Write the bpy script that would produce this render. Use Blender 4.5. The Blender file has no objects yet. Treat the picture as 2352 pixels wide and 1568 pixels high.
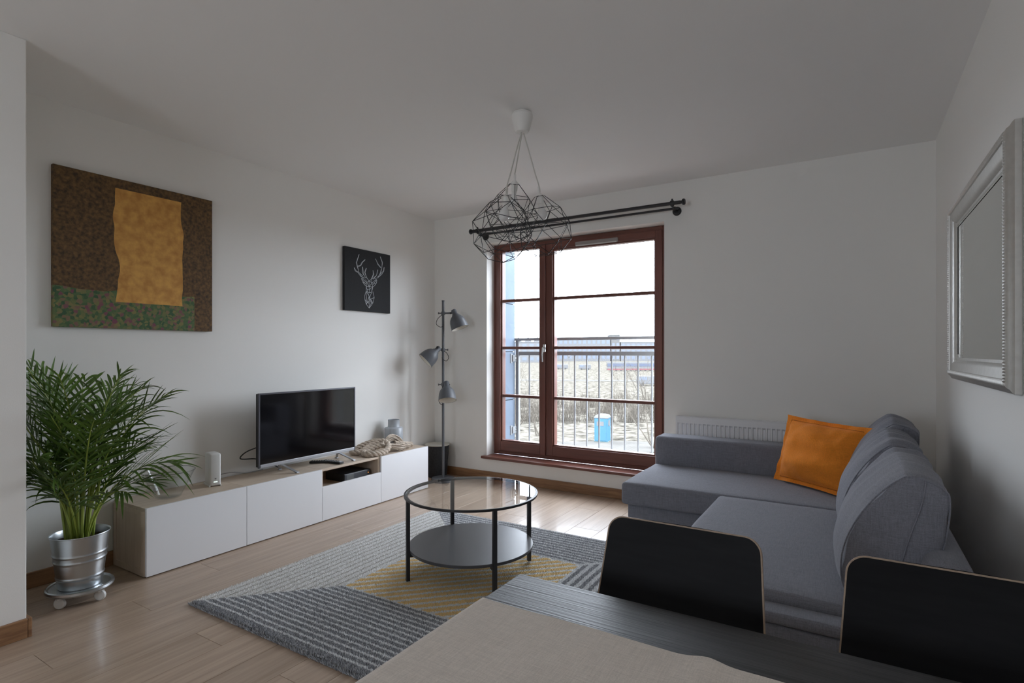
import bpy, bmesh, math, random
import numpy as np
from math import sin, cos, pi, sqrt, radians
from mathutils import Vector, Matrix, noise
random.seed(7)
S = bpy.context.scene
C = S.collection

# ------------------------------------------------------------------ camera, world, exposure
XC, HC_, YAW, FPX, SHY = 3.7408, 1.2624, 0.5528, 1263.55, 24.13
cd = bpy.data.cameras.new('camera'); cam = bpy.data.objects.new('camera', cd); C.objects.link(cam)
cam.location = (XC, 0, HC_); cam.rotation_euler = (pi/2, 0, YAW)
cd.sensor_width = 36; cd.lens = 36*FPX/2352; cd.shift_y = SHY/2352; cd.clip_start = .05; cd.clip_end = 3000
S.camera = cam
w = bpy.data.worlds.new('overcast'); S.world = w; w.use_nodes = True
bg = w.node_tree.nodes['Background']; bg.inputs[0].default_value = (.84, .925, 1.04, 1); bg.inputs[1].default_value = 13.8
vs = S.view_settings
vs.view_transform = 'Standard'; vs.look = 'None'; vs.gamma = 1; vs.use_curve_mapping = False; vs.exposure = .03
S.cycles.use_denoising = True; S.cycles.use_adaptive_sampling = True; S.cycles.adaptive_threshold = .02
S.cycles.max_bounces = 9; S.cycles.diffuse_bounces = 8; S.cycles.glossy_bounces = 4
S.cycles.transparent_max_bounces = 12; S.cycles.caustics_reflective = False; S.cycles.caustics_refractive = False
S.cycles.sample_clamp_indirect = 12
YW, XR, HC = 4.51, 4.21, 2.645
ld = bpy.data.lights.new('window_portal', 'AREA'); ld.shape = 'RECTANGLE'; ld.size = 1.72; ld.size_y = 2.06
ld.cycles.is_portal = True
lo = bpy.data.objects.new('window_portal', ld); C.objects.link(lo)
lo.location = (1.54, 4.635, 1.29); lo.rotation_euler = (-pi/2, 0, 0)
ld2 = bpy.data.lights.new('fill_window_portal', 'AREA'); ld2.shape = 'RECTANGLE'; ld2.size = 1.0; ld2.size_y = .95; ld2.cycles.is_portal = True  # sampling portal of the fill window added behind the camera
lo2 = bpy.data.objects.new('fill_window_portal', ld2); C.objects.link(lo2)
lo2.location = (2.3, -2.66, 1.525); lo2.rotation_euler = (pi/2, 0, 0)

def un(u, v, ax, val):
    a = (u-1176)/FPX; b = -(v-784-SHY)/FPX
    d = Vector((-sin(YAW)+a*cos(YAW), cos(YAW)+a*sin(YAW), b)); o = Vector((XC, 0, HC_))
    i = 'xyz'.index(ax); return o+d*((val-o[i])/d[i])

# ------------------------------------------------------------------ materials
MATS = {}
def mk(name, col, rough=.5, metal=0, var=0, vscale=6, stretch=(1, 1, 1), bump=0, bscale=60, spec=.5, coat=0, emit=0, sheen=0, rnd=0):
    m = bpy.data.materials.new(name); m.use_nodes = True; nt = m.node_tree; N = nt.nodes; L = nt.links
    p = N['Principled BSDF']; p.inputs['Roughness'].default_value = rough; p.inputs['Metallic'].default_value = metal
    p.inputs['Specular IOR Level'].default_value = spec; p.inputs['Coat Weight'].default_value = coat
    p.inputs['Sheen Weight'].default_value = sheen
    c = (*col, 1); p.inputs['Base Color'].default_value = c
    tc = N.new('ShaderNodeTexCoord'); mp = N.new('ShaderNodeMapping'); mp.inputs['Scale'].default_value = stretch
    L.new(tc.outputs['Object'], mp.inputs['Vector'])
    if var:
        n = N.new('ShaderNodeTexNoise'); n.inputs['Scale'].default_value = vscale; n.inputs['Detail'].default_value = 6
        L.new(mp.outputs[0], n.inputs['Vector'])
        r = N.new('ShaderNodeValToRGB'); r.color_ramp.elements[0].position = .3; r.color_ramp.elements[1].position = .7
        r.color_ramp.elements[0].color = (*[x*(1-var) for x in col], 1); r.color_ramp.elements[1].color = (*[min(1, x*(1+var)) for x in col], 1)
        L.new(n.outputs['Fac'], r.inputs[0]); L.new(r.outputs[0], p.inputs['Base Color'])
    if bump:
        n2 = N.new('ShaderNodeTexNoise'); n2.inputs['Scale'].default_value = bscale; n2.inputs['Detail'].default_value = 4
        L.new(mp.outputs[0], n2.inputs['Vector']); b = N.new('ShaderNodeBump'); b.inputs['Strength'].default_value = bump
        b.inputs['Distance'].default_value = .01
        L.new(n2.outputs['Fac'], b.inputs['Height']); L.new(b.outputs[0], p.inputs['Normal'])
    if emit:
        p.inputs['Emission Color'].default_value = c; p.inputs['Emission Strength'].default_value = emit
    MATS[name] = m; return m

def glass(name, tint=(1, 1, 1), rough=0.0, ior=1.5):
    m = bpy.data.materials.new(name); m.use_nodes = True; nt = m.node_tree; N = nt.nodes; L = nt.links
    N.remove(N['Principled BSDF']); out = N['Material Output']
    t = N.new('ShaderNodeBsdfTransparent'); t.inputs[0].default_value = (*tint, 1)
    g = N.new('ShaderNodeBsdfGlossy'); g.inputs['Roughness'].default_value = rough
    fr = N.new('ShaderNodeFresnel'); fr.inputs[0].default_value = ior
    ge = N.new('ShaderNodeNewGeometry'); mm = N.new('ShaderNodeMath'); mm.operation = 'MULTIPLY_ADD'
    # reflection only from the outer side of each face, so the inside of the slab never mirrors
    L.new(ge.outputs['Backfacing'], mm.inputs[0]); mm.inputs[1].default_value = -1; mm.inputs[2].default_value = 1
    m2 = N.new('ShaderNodeMath'); m2.operation = 'MULTIPLY'; L.new(mm.outputs[0], m2.inputs[0]); L.new(fr.outputs[0], m2.inputs[1])
    mx = N.new('ShaderNodeMixShader'); L.new(m2.outputs[0], mx.inputs[0]); L.new(t.outputs[0], mx.inputs[1]); L.new(g.outputs[0], mx.inputs[2])
    L.new(mx.outputs[0], out.inputs[0]); MATS[name] = m; return m

def wood(name, c1, c2, grain=(22, 1.1, 22), rough=.35, scale=3., pores=.0, coat=0, rnd=.12, rbump=.0):
    """grain runs along the axis with the small scale value"""
    m = bpy.data.materials.new(name); m.use_nodes = True; nt = m.node_tree; N = nt.nodes; L = nt.links
    p = N['Principled BSDF']; p.inputs['Roughness'].default_value = rough; p.inputs['Coat Weight'].default_value = coat
    p.inputs['Coat Roughness'].default_value = .12
    ge = N.new('ShaderNodeNewGeometry'); oi = N.new('ShaderNodeObjectInfo')
    sc = N.new('ShaderNodeVectorMath'); sc.operation = 'SCALE'; sc.inputs[0].default_value = (13, 29, 7); L.new(oi.outputs['Random'], sc.inputs['Scale'])
    ad = N.new('ShaderNodeVectorMath'); ad.operation = 'ADD'; L.new(ge.outputs['Position'], ad.inputs[0]); L.new(sc.outputs[0], ad.inputs[1])
    mp = N.new('ShaderNodeMapping'); mp.inputs['Scale'].default_value = grain; L.new(ad.outputs[0], mp.inputs['Vector'])
    n = N.new('ShaderNodeTexNoise'); n.inputs['Scale'].default_value = scale; n.inputs['Detail'].default_value = 9; n.inputs['Roughness'].default_value = .62
    n.inputs['Distortion'].default_value = .6
    L.new(mp.outputs[0], n.inputs['Vector'])
    mp2 = N.new('ShaderNodeMapping'); mp2.inputs['Scale'].default_value = tuple(g*.22 for g in grain); L.new(ad.outputs[0], mp2.inputs['Vector'])
    n2 = N.new('ShaderNodeTexNoise'); n2.inputs['Scale'].default_value = scale; n2.inputs['Detail'].default_value = 3; n2.inputs['Distortion'].default_value = 1.2
    L.new(mp2.outputs[0], n2.inputs['Vector'])
    mixv = N.new('ShaderNodeMath'); mixv.operation = 'MULTIPLY_ADD'; L.new(n.outputs['Fac'], mixv.inputs[0]); mixv.inputs[1].default_value = .6
    m4 = N.new('ShaderNodeMath'); m4.operation = 'MULTIPLY'; m4.inputs[1].default_value = .4; L.new(n2.outputs['Fac'], m4.inputs[0]); L.new(m4.outputs[0], mixv.inputs[2])
    r = N.new('ShaderNodeValToRGB'); e = r.color_ramp.elements; e[0].position = .36; e[1].position = .60; e[0].color = (*c2, 1); e[1].color = (*c1, 1)
    L.new(mixv.outputs[0], r.inputs[0])
    hv = N.new('ShaderNodeHueSaturation'); mr = N.new('ShaderNodeMapRange'); mr.inputs['To Min'].default_value = 1-rnd; mr.inputs['To Max'].default_value = 1+rnd
    L.new(oi.outputs['Random'], mr.inputs['Value']); L.new(mr.outputs[0], hv.inputs['Value']); L.new(r.outputs[0], hv.inputs['Color'])
    L.new(hv.outputs[0], p.inputs['Base Color'])
    if rbump:
        b = N.new('ShaderNodeBump'); b.inputs['Strength'].default_value = rbump; b.inputs['Distance'].default_value = .003
        L.new(n.outputs['Fac'], b.inputs['Height']); L.new(b.outputs[0], p.inputs['Normal'])
    MATS[name] = m; return m

def fabric(name, col, var=.35, sc=260, rough=.95, sheen=.15):
    m = bpy.data.materials.new(name); m.use_nodes = True; nt = m.node_tree; N = nt.nodes; L = nt.links
    p = N['Principled BSDF']; p.inputs['Roughness'].default_value = rough; p.inputs['Specular IOR Level'].default_value = .15
    p.inputs['Sheen Weight'].default_value = sheen
    tc = N.new('ShaderNodeTexCoord'); acc = None
    for st in ((1, 1, .07), (.07, 1, 1), (1, .07, 1)):
        mp = N.new('ShaderNodeMapping'); mp.inputs['Scale'].default_value = st; L.new(tc.outputs['Object'], mp.inputs['Vector'])
        n = N.new('ShaderNodeTexNoise'); n.inputs['Scale'].default_value = sc; n.inputs['Detail'].default_value = 2; L.new(mp.outputs[0], n.inputs['Vector'])
        if acc is None: acc = n.outputs['Fac']
        else:
            a = N.new('ShaderNodeMath'); a.operation = 'ADD'; L.new(acc, a.inputs[0]); L.new(n.outputs['Fac'], a.inputs[1]); acc = a.outputs[0]
    mr = N.new('ShaderNodeMapRange'); mr.inputs['From Min'].default_value = 1.1; mr.inputs['From Max'].default_value = 1.9; L.new(acc, mr.inputs['Value'])
    r = N.new('ShaderNodeValToRGB'); r.color_ramp.elements[0].color = (*[x*(1-var) for x in col], 1); r.color_ramp.elements[1].color = (*[min(1, x*(1+var)) for x in col], 1)
    L.new(mr.outputs[0], r.inputs[0]); L.new(r.outputs[0], p.inputs['Base Color'])
    b = N.new('ShaderNodeBump'); b.inputs['Strength'].default_value = .25; b.inputs['Distance'].default_value = .002
    L.new(acc, b.inputs['Height']); L.new(b.outputs[0], p.inputs['Normal'])
    MATS[name] = m; return m

WALL = mk('wall_paint', (.865, .855, .825), .85, bump=.04, bscale=220, spec=.2)
CEIL = mk('ceiling_paint', (.89, .885, .875), .9, bump=.03, bscale=200, spec=.1)
FLOOR = wood('oak_laminate', (.46, .345, .258), (.335, .24, .170), grain=(26, 1.3, 26), rough=.37, scale=1.6, coat=.18, rnd=.035)
FLOORB = mk('laminate_joint', (.06, .042, .03), .7)
SKIRT = wood('oak_skirting', (.36, .20, .10), (.20, .10, .05), grain=(3, 3, 40), rough=.4, scale=1.6, rnd=.03)
OAKY = wood('pale_oak_foil', (.61, .50, .395), (.50, .395, .30), grain=(30, 1.3, 30), rough=.45, scale=2, rnd=.02)
OAKZ = wood('pale_oak_foil_upright', (.61, .50, .395), (.50, .395, .30), grain=(30, 30, 1.6), rough=.45, scale=2, rnd=.02)
WHITE = mk('white_foil', (.79, .797, .815), .42, spec=.35)
MAHO = wood('mahogany_stain', (.180, .066, .047), (.125, .044, .032), grain=(24, 24, 1.2), rough=.32, scale=2, rnd=.05)
MAHOX = wood('mahogany_stain_rail', (.180, .066, .047), (.125, .044, .032), grain=(1.2, 24, 24), rough=.32, scale=2, rnd=.05)
PANE = glass('window_glass')
CLEAR = glass('clear_glass', (.985, .992, .99))
DARKEDGE = mk('glass_edge', (.03, .05, .045), .15)
BLACKM = mk('black_steel', (.018, .018, .02), .42, metal=0, spec=.5, bump=.02)
GREYM = mk('dark_grey_lacquer', (.10, .105, .115), .45, spec=.5, bump=.02)
SOFA = fabric('grey_sofa_weave', (.205, .208, .240), .2, sc=330)
ORANGE = fabric('orange_linen', (.86, .27, .032), .12, sc=300, sheen=.1)
RUNNERM = fabric('taupe_cotton', (.62, .555, .49), .12, sc=420)
TABLEM = wood('black_brown_ash', (.034, .033, .035), (.006, .006, .006), grain=(.7, 55, 55), rough=.43, scale=2.2, rnd=.02, rbump=.5)
CHAIRM = mk('black_lacquered_ply', (.010, .010, .011), .55, var=.2, vscale=8, stretch=(1, 8, 8), spec=.12)
PLYE = mk('plywood_edge', (.33, .24, .17), .6, var=.2, vscale=80)
CHROME = mk('chrome', (.75, .75, .76), .18, metal=1)
SILVER = mk('brushed_silver', (.62, .61, .585), .38, metal=1, var=.05, vscale=40)
ZINC = mk('galvanised_zinc', (.52, .55, .57), .3, metal=1, var=.08, vscale=12, stretch=(1, 1, .3))
SOIL = mk('potting_soil', (.055, .028, .016), .95, var=.6, vscale=60, bump=.8, bscale=90)
LEAF = mk('palm_leaf', (.072, .138, .018), .40, var=.4, vscale=7, spec=.45)
STEM = mk('palm_stem', (.26, .33, .055), .45, var=.35, vscale=14, stretch=(1, 1, .25))
CASTER = mk('white_plastic', (.66, .66, .64), .4)
SCREEN = mk('tv_screen', (.004, .004, .005), .09, spec=.5)
TVB = mk('tv_back', (.01, .01, .011), .5)
TVS = mk('tv_silver', (.42, .43, .45), .35, metal=.8)
CABLE = mk('black_cable', (.008, .008, .008), .6)
CABLEG = mk('grey_cable', (.35, .35, .34), .6)
VASEM = mk('blue_grey_glaze', (.40, .43, .46), .25, spec=.5)
ROPE = mk('jute_rope', (.56, .475, .39), .95, var=.25, vscale=60, bump=.5, bscale=300)
BINM = mk('dark_felt', (.030, .031, .034), .95, var=.2, vscale=60)
CREAM = mk('cream_lid', (.60, .58, .52), .7)
RADM = mk('radiator_enamel', (.82, .82, .83), .35)
BULB = mk('frosted_bulb', (.80, .80, .79), .25)
LWHITE = mk('lamp_inside', (.74, .71, .64), .5)
MIRR = mk('mirror_silvering', (.80, .83, .81), .02, metal=1)
BLKCAN = mk('black_canvas', (.017, .018, .020), .85, var=.15, vscale=160, bump=.15, bscale=500)
INK = mk('white_print', (.55, .57, .60), .8)
RAIL = mk('railing_grey', (0.2200, 0.2310, 0.2365), .6, spec=.2)
FACADE = mk('facade_panel_blue_grey', (0.1465, 0.1820, 0.2315), .9, spec=.1, var=.08, vscale=3)
JOINT = mk('facade_joint', (0.0320, 0.0400, 0.0480), .8)

# ------------------------------------------------------------------ mesh helpers
def nb(): return bmesh.new()
def merge(bm, b, M=None):
    if M is not None: bmesh.ops.transform(b, matrix=M, verts=b.verts)
    me = bpy.data.meshes.new('tmp'); b.to_mesh(me); b.free(); bm.from_mesh(me); bpy.data.meshes.remove(me)
def box(bm, x0, x1, y0, y1, z0, z1, bev=0, seg=2, M=None):
    b = bmesh.new(); bmesh.ops.create_cube(b, size=1)
    for v in b.verts: v.co = Vector(((x0+x1)/2+v.co.x*(x1-x0), (y0+y1)/2+v.co.y*(y1-y0), (z0+z1)/2+v.co.z*(z1-z0)))
    if bev: bmesh.ops.bevel(b, geom=b.edges[:], offset=bev, segments=seg, profile=.5, affect='EDGES')
    merge(bm, b, M); return bm
def lathe(bm, prof, n=32, M=None, c=(0, 0, 0)):
    b = bmesh.new(); rings = []
    for r, z in prof:
        if r < 1e-6: rings.append([b.verts.new((c[0], c[1], c[2]+z))])
        else: rings.append([b.verts.new((c[0]+r*cos(2*pi*i/n), c[1]+r*sin(2*pi*i/n), c[2]+z)) for i in range(n)])
    for a, d in zip(rings, rings[1:]):
        for i in range(n):
            j = (i+1) % n
            if len(a) == 1 and len(d) == 1: continue
            if len(a) == 1: b.faces.new((a[0], d[j], d[i]))
            elif len(d) == 1: b.faces.new((a[i], a[j], d[0]))
            else: b.faces.new((a[i], a[j], d[j], d[i]))
    bmesh.ops.recalc_face_normals(b, faces=b.faces[:]); merge(bm, b, M); return bm
def tube(bm, pts, r, n=8, closed=False, cap=True, rr=None):
    pts = [Vector(p) for p in pts]; k = len(pts); up = None; rings = []
    for i, p in enumerate(pts):
        a = pts[(i-1) % k] if (i or closed) else p; d = pts[(i+1) % k] if (i < k-1 or closed) else p
        t = (d-a).normalized()
        if up is None:
            up = Vector((0, 0, 1)) if abs(t.z) < .9 else Vector((1, 0, 0))
        up = (up-t*up.dot(t)); up = up.normalized() if up.length > 1e-6 else t.orthogonal().normalized()
        s = t.cross(up); q = rr[i] if rr else r
        rings.append([bm.verts.new(p+(up*cos(2*pi*j/n)+s*sin(2*pi*j/n))*q) for j in range(n)])
    rng = range(k) if closed else range(k-1)
    for i in rng:
        a, d = rings[i], rings[(i+1) % k]
        for j in range(n): bm.faces.new((a[j], a[(j+1) % n], d[(j+1) % n], d[j]))
    if cap and not closed:
        bm.faces.new(rings[0][::-1]); bm.faces.new(rings[-1])
    return bm
def rod(bm, a, b, r, n=12): return tube(bm, [a, b], r, n)
def grid_faces(bm, rows, closed_u=False):
    for i in range(len(rows)-1):
        m = len(rows[0])
        for j in range(m if closed_u else m-1):
            bm.faces.new((rows[i][j], rows[i][(j+1) % m], rows[i+1][(j+1) % m], rows[i+1][j]))
def crom(P, k=8, closed=False):
    P = [Vector(p) for p in P]; out = []; n = len(P)
    for i in range(n if closed else n-1):
        g = lambda q: P[q % n] if closed else P[max(0, min(n-1, q))]
        a, b, c, d = g(i-1), g(i), g(i+1), g(i+2)
        for s in range(k):
            t = s/k; out.append(.5*((2*b)+(c-a)*t+(2*a-5*b+4*c-d)*t*t+(3*b-a-3*c+d)*t**3))
    if not closed: out.append(P[-1])
    return out
def wpos(o):
    v = Vector(o.location)
    while o.parent: o = o.parent; v = v+Vector(o.location)
    return v
def fin(name, bm, mat, parent=None, sm=18, loc=None, recalc=True):
    if recalc: bmesh.ops.recalc_face_normals(bm, faces=bm.faces[:])
    off = wpos(parent) if parent else Vector((0, 0, 0))
    if loc is not None: off = off+(Vector(loc)-off)
    if off.length: bmesh.ops.translate(bm, vec=-off, verts=bm.verts)
    if sm:
        a = radians(sm)
        for e in bm.edges:
            if len(e.link_faces) == 2 and e.calc_face_angle(0) > a: e.smooth = False
        for f_ in bm.faces: f_.smooth = True
    me = bpy.data.meshes.new(name); bm.to_mesh(me); bm.free()
    if mat is not None: me.materials.append(mat)
    o = bpy.data.objects.new(name, me); C.objects.link(o)
    if parent: o.parent = parent
    if loc is not None: o.location = Vector(loc)-(wpos(parent) if parent else Vector((0, 0, 0)))
    return o
def tag(o, label, cat, group=None, kind=None):
    o['label'] = label; o['category'] = cat
    if group: o['group'] = group
    if kind: o['kind'] = kind
    return o
def thing(name, label, cat, loc=(0, 0, 0), group=None):
    o = bpy.data.objects.new(name, None); C.objects.link(o); o.location = loc; o.empty_display_size = .1
    return tag(o, label, cat, group)
def struct(o): o['kind'] = 'structure'; return o
def B(name, mat, parent, *a, bev=0, seg=2, M=None, sm=18):
    bm = nb(); box(bm, *a, bev=bev, seg=seg, M=M); return fin(name, bm, mat, parent, sm)

# ------------------------------------------------------------------ the room shell
YB = -2.6
bm = nb(); box(bm, -.02, XR+.02, YB, YW+.02, -.12, -.0035); floor = struct(fin('floor', bm, FLOORB))
PW, PL = .2, 1.365
seams = [0, .035]+[.235+PW*i for i in range(20)]+[XR]
pm = {}
for k in range(len(seams)-1):
    a, b = seams[k], min(seams[k+1], XR)
    if b-a < .01: continue
    row = k-1
    y = 1.362+(.4565*(3-row) if True else 0)
    y = y-PL*math.ceil((y-YB)/PL)
    while y < YW:
        y0, y1 = max(y, YB), min(y+PL, YW)
        if y1-y0 > .02:
            key = (round(b-a, 3), round(y1-y0, 3))
            if key not in pm:
                q = nb(); g = .0007; box(q, g, b-a-g, g, y1-y0-g, -.02, 0, bev=.0007, seg=1)
                me = bpy.data.meshes.new('plank'); q.to_mesh(me); q.free(); me.materials.append(FLOOR); pm[key] = me
            o = bpy.data.objects.new('plank', pm[key]); C.objects.link(o); o.location = (a, y0, 0); o.parent = floor
        y += PL
bm = nb(); box(bm, -.3, XR+.2, YB-.2, YW+.24, HC, HC+.2); struct(fin('ceiling', bm, CEIL))
bm = nb(); box(bm, -.25, 0, .9, YW+.24, 0, HC); struct(fin('wall_left', bm, WALL))
bm = nb(); box(bm, -.25, .628, YB-.2, .946, 0, HC, bev=.004); struct(fin('wall_pier', bm, WALL))
bm = nb(); box(bm, XR, XR+.2, YB-.2, YW+.24, 0, HC); struct(fin('wall_right', bm, WALL))
bm = nb(); bx0, bx1, bz0, bz1 = 1.8, 2.8, 1.05, 2.0       # opening for an unseen window, added behind the camera as fill light
box(bm, -.25, bx0, YB-.2, YB, 0, HC); box(bm, bx1, XR+.2, YB-.2, YB, 0, HC); box(bm, bx0, bx1, YB-.2, YB, 0, bz0); box(bm, bx0, bx1, YB-.2, YB, bz1, HC)
struct(fin('wall_back', bm, WALL))
w2 = thing('fill_window', 'small mahogany framed window added in the unseen back wall for fill light', 'window', (2.3, YB-.1, bz0)); w2['kind'] = 'structure'
bm = nb(); box(bm, bx0, bx0+.06, YB-.16, YB-.1, bz0, bz1, bev=.004); box(bm, bx1-.06, bx1, YB-.16, YB-.1, bz0, bz1, bev=.004); box(bm, bx0+.06, bx1-.06, YB-.16, YB-.1, bz0, bz0+.06, bev=.004); box(bm, bx0+.06, bx1-.06, YB-.16, YB-.1, bz1-.06, bz1, bev=.004)
fin('frame', bm, MAHO, w2); B('pane', PANE, w2, bx0+.06, bx1-.06, YB-.132, YB-.128, bz0+.06, bz1-.06, sm=0)
WX0, WX1, WZ0, WZ1 = .664, 2.43, .215, 2.338
bm = nb(); YO = YW+.22
box(bm, -.25, WX0, YW, YO, 0, HC); box(bm, WX1, XR+.2, YW, YO, 0, HC); box(bm, WX0, WX1, YW, YO, 0, WZ0); box(bm, WX0, WX1, YW, YO, WZ1, HC)
struct(fin('wall_window', bm, WALL))
BH = .085
def skirt(name, *a):
    bm = nb(); box(bm, *a, bev=.003); return struct(fin(name, bm, SKIRT))
skirt('baseboard_left', 0, .015, .962, YW, 0, BH)
skirt('baseboard_window', .0155, XR-.0155, YW-.015, YW, 0, BH)
skirt('baseboard_right', XR-.015, XR, YB, YW, 0, BH)
skirt('baseboard_pier', .628, .643, YB, .946, 0, BH)
bm = nb(); box(bm, .0155, .643, .9465, .9615, 0, BH, bev=.003); struct(fin('baseboard_pier_end', bm, SKIRT))

# ------------------------------------------------------------------ window (French window with two sashes)
win = thing('window_1', 'mahogany framed French window with two sashes and glazing bars', 'window', (1.54, 4.65, .24)); win['kind'] = 'structure'
FY0, FY1 = 4.643, 4.725
B('frame_stile', MAHO, win, .655, .722, FY0, FY1, .24, 2.336, bev=.004)
B('frame_stile', MAHO, win, 2.375, 2.43, FY0, FY1, .24, 2.336, bev=.004)
B('frame_head', MAHOX, win, .722, 2.375, FY0, FY1, 2.275, 2.336, bev=.004)
B('threshold', MAHOX, win, .722, 2.375, FY0, FY1, .24, .275, bev=.004)
SY0, SY1 = 4.632, 4.712
def sash(x0, x1, l, r, b, t, gx0, gx1, gz0, gz1, nm):
    # stiles, rails, stepped beads round the glass, three bars, four panes
    s = B('sash_stile', MAHO, win, x0, gx0-.014, SY0, SY1, b, t, bev=.004)
    B('sash_stile', MAHO, win, gx1+.014, x1, SY0, SY1, b, t, bev=.004)
    B('sash_rail', MAHOX, win, gx0-.014, gx1+.014, SY0+.001, SY1, b, gz0-.014, bev=.003)
    B('sash_rail', MAHOX, win, gx0-.014, gx1+.014, SY0+.001, SY1, gz1+.014, t, bev=.003)
    bm = nb()
    for (a, c, d, e) in ((gx0-.0145, gx0, gz0-.014, gz1+.014), (gx1, gx1+.0145, gz0-.014, gz1+.014)): box(bm, a, c, SY0+.014, SY1-.005, d, e, bev=.003)
    for (d, e) in ((gz0-.0145, gz0), (gz1, gz1+.0145)): box(bm, gx0, gx1, SY0+.014, SY1-.005, d, e, bev=.003)
    fin('glazing_bead', bm, MAHO, win)
    zs = [gz0, .825, 1.303, 1.772, gz1]
    for z in zs[1:-1]: B('glazing_bar', MAHOX, win, gx0, gx1, SY0+.012, SY1-.008, z-.0135, z+.0135, bev=.005)
    for i in range(4):
        a = zs[i]+(.0135 if i else 0); c = zs[i+1]-(.0135 if i < 3 else 0)
        B('pane', PANE, win, gx0, gx1, 4.676, 4.680, a, c, sm=0)
sash(.722, 1.236, 0, 0, .276, 2.300, .761, 1.182, .384, 2.262, 'l')
sash(1.236, 2.376, 0, 0, .276, 2.300, 1.345, 2.304, .384, 2.225, 'r')
B('meeting_cover', MAHO, win, 1.205, 1.262, SY0-.016, SY0-.0005, .277, 2.298, bev=.005)
h = B('handle', CHROME, win, 1.243, 1.273, SY0-.026, SY0-.0165, 1.262, 1.335, bev=.004)
bm = nb(); rod(bm, (1.258, SY0-.026, 1.30), (1.258, SY0-.055, 1.30), .008); tube(bm, [(1.258, SY0-.055, 1.305), (1.256, SY0-.058, 1.27), (1.250, SY0-.056, 1.22), (1.249, SY0-.05, 1.17)], .009, 10)
fin('lever', bm, CHROME, h)
v = B('trickle_vent', mk('vent_grey', (.32, .29, .28), .4), win, 1.575, 1.99, SY0-.022, SY0-.001, 2.238, 2.275, bev=.008)
B('vent_flap', mk('vent_white', (.62, .60, .58), .4), v, 1.585, 1.98, SY0-.026, SY0-.0225, 2.232, 2.243, bev=.001)
B('window_sill', MAHOX, win, .628, 2.47, YW-.055, 4.642, .214, .2395, bev=.005)

# ------------------------------------------------------------------ curtain rods
cr = thing('curtain_rod', 'black double curtain rod mounted above the window', 'curtain rod', (1.59, YW, 2.41))
for yy, zz, r, a, b, nm in ((4.365, 2.437, .0145, .60, 2.60, 'front_rod'), (4.43, 2.410, .010, .63, 2.565, 'rear_rod')):
    bm = nb(); rod(bm, (a, yy, zz), (b, yy, zz), r, 16); fin(nm, bm, BLACKM, cr)
bm = nb(); rod(bm, (.60, 4.365, 2.437), (1.50, 4.365, 2.437), .0165, 16); fin('outer_sleeve', bm, BLACKM, cr)
for x, s in ((.60, -1), (2.60, 1)):
    bm = nb(); lathe(bm, [(0, 0), (.012, 0), (.013, .012), (.02, .014), (.024, .018), (.0255, .028), (.02, .036), (0, .038)], 20, Matrix.Translation((x, 4.365, 2.437)) @ Matrix.Rotation(s*pi/2, 4, 'Y'))
    fin('finial', bm, BLACKM, cr)
for x in (.655, 2.535):
    bm = nb(); lathe(bm, [(0, 0), (.036, 0), (.036, .006), (.03, .012), (0, .014)], 24, Matrix.Translation((x, YW-.0005, 2.405)) @ Matrix.Rotation(pi/2, 4, 'X'))
    rod(bm, (x, YW-.01, 2.405), (x, 4.36, 2.415), .008); 
    lathe(bm, [(.019, -.012), (.022, -.012), (.022, .012), (.019, .012)], 20, Matrix.Translation((x, 4.365, 2.437)) @ Matrix.Rotation(pi/2, 4, 'Y'))
    lathe(bm, [(.0135, -.008), (.016, -.008), (.016, .008), (.0135, .008)], 20, Matrix.Translation((x, 4.43, 2.410)) @ Matrix.Rotation(pi/2, 4, 'Y'))
    rod(bm, (x, 4.365, 2.452), (x, 4.365, 2.472), .007)
    fin('bracket', bm, BLACKM, cr)

# ------------------------------------------------------------------ low media cabinets along the left wall
CX0, CX1, CY, CH, W6 = .018, .398, 1.5376, .388, .6
def carcass(root, y0, y1, z0=.004):
    t = .018; x1 = CX1-.019
    B('top_panel', OAKY, root, CX0, x1, y0, y1, CH-t, CH, bev=.001)
    B('bottom_panel', OAKY, root, CX0, x1, y0+t, y1-t, z0, z0+t, bev=.001)
    B('side_panel', OAKZ, root, CX0, x1, y0, y0+t, z0, CH-t, bev=.001)
    B('side_panel', OAKZ, root, CX0, x1, y1-t, y1, z0, CH-t, bev=.001)
    B('back_panel', OAKZ, root, CX0, CX0+.006, y0+t, y1-t, z0+t, CH-t)
labs = ['white door media cabinet beside the potted palm, under the glass bowl', 'white door media cabinet with the television standing on it', 'oak media cabinet with open niche above a white drawer', 'white door media cabinet carrying the rope and the vase']
for i in range(4):
    y0 = CY+W6*i; y1 = y0+W6
    cab = thing('media_cabinet', labs[i], 'cabinet', (.2, y0+.3, 0), 'low media cabinets on the left wall')
    carcass(cab, y0+.0005, y1-.0005)
    if i != 2: B('door', WHITE, cab, CX1-.0185, CX1, y0+.0015, y1-.0015, .006, CH, bev=.0015)
    else:
        B('drawer_front', WHITE, cab, CX1-.0185, CX1, y0+.0015, y1-.0015, .006, .258, bev=.0015)
        B('shelf', OAKY, cab, CX0+.006, CX1-.02, y0+.019, y1-.019, .208, .224)
    if i == 0:
        bm = nb()
        for z0, z1 in ((.005, .04), (.345, CH-.019)): box(bm, CX0+.03, CX1-.06, y0-.0035, y0+.0004, z0, z1)
        for a, b in ((CX0, CX0+.03), (CX1-.06, CX1-.02)): box(bm, a, b, y0-.0035, y0+.0004, .005, CH-.019)
        fin('side_frame', bm, OAKZ, cab)

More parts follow.
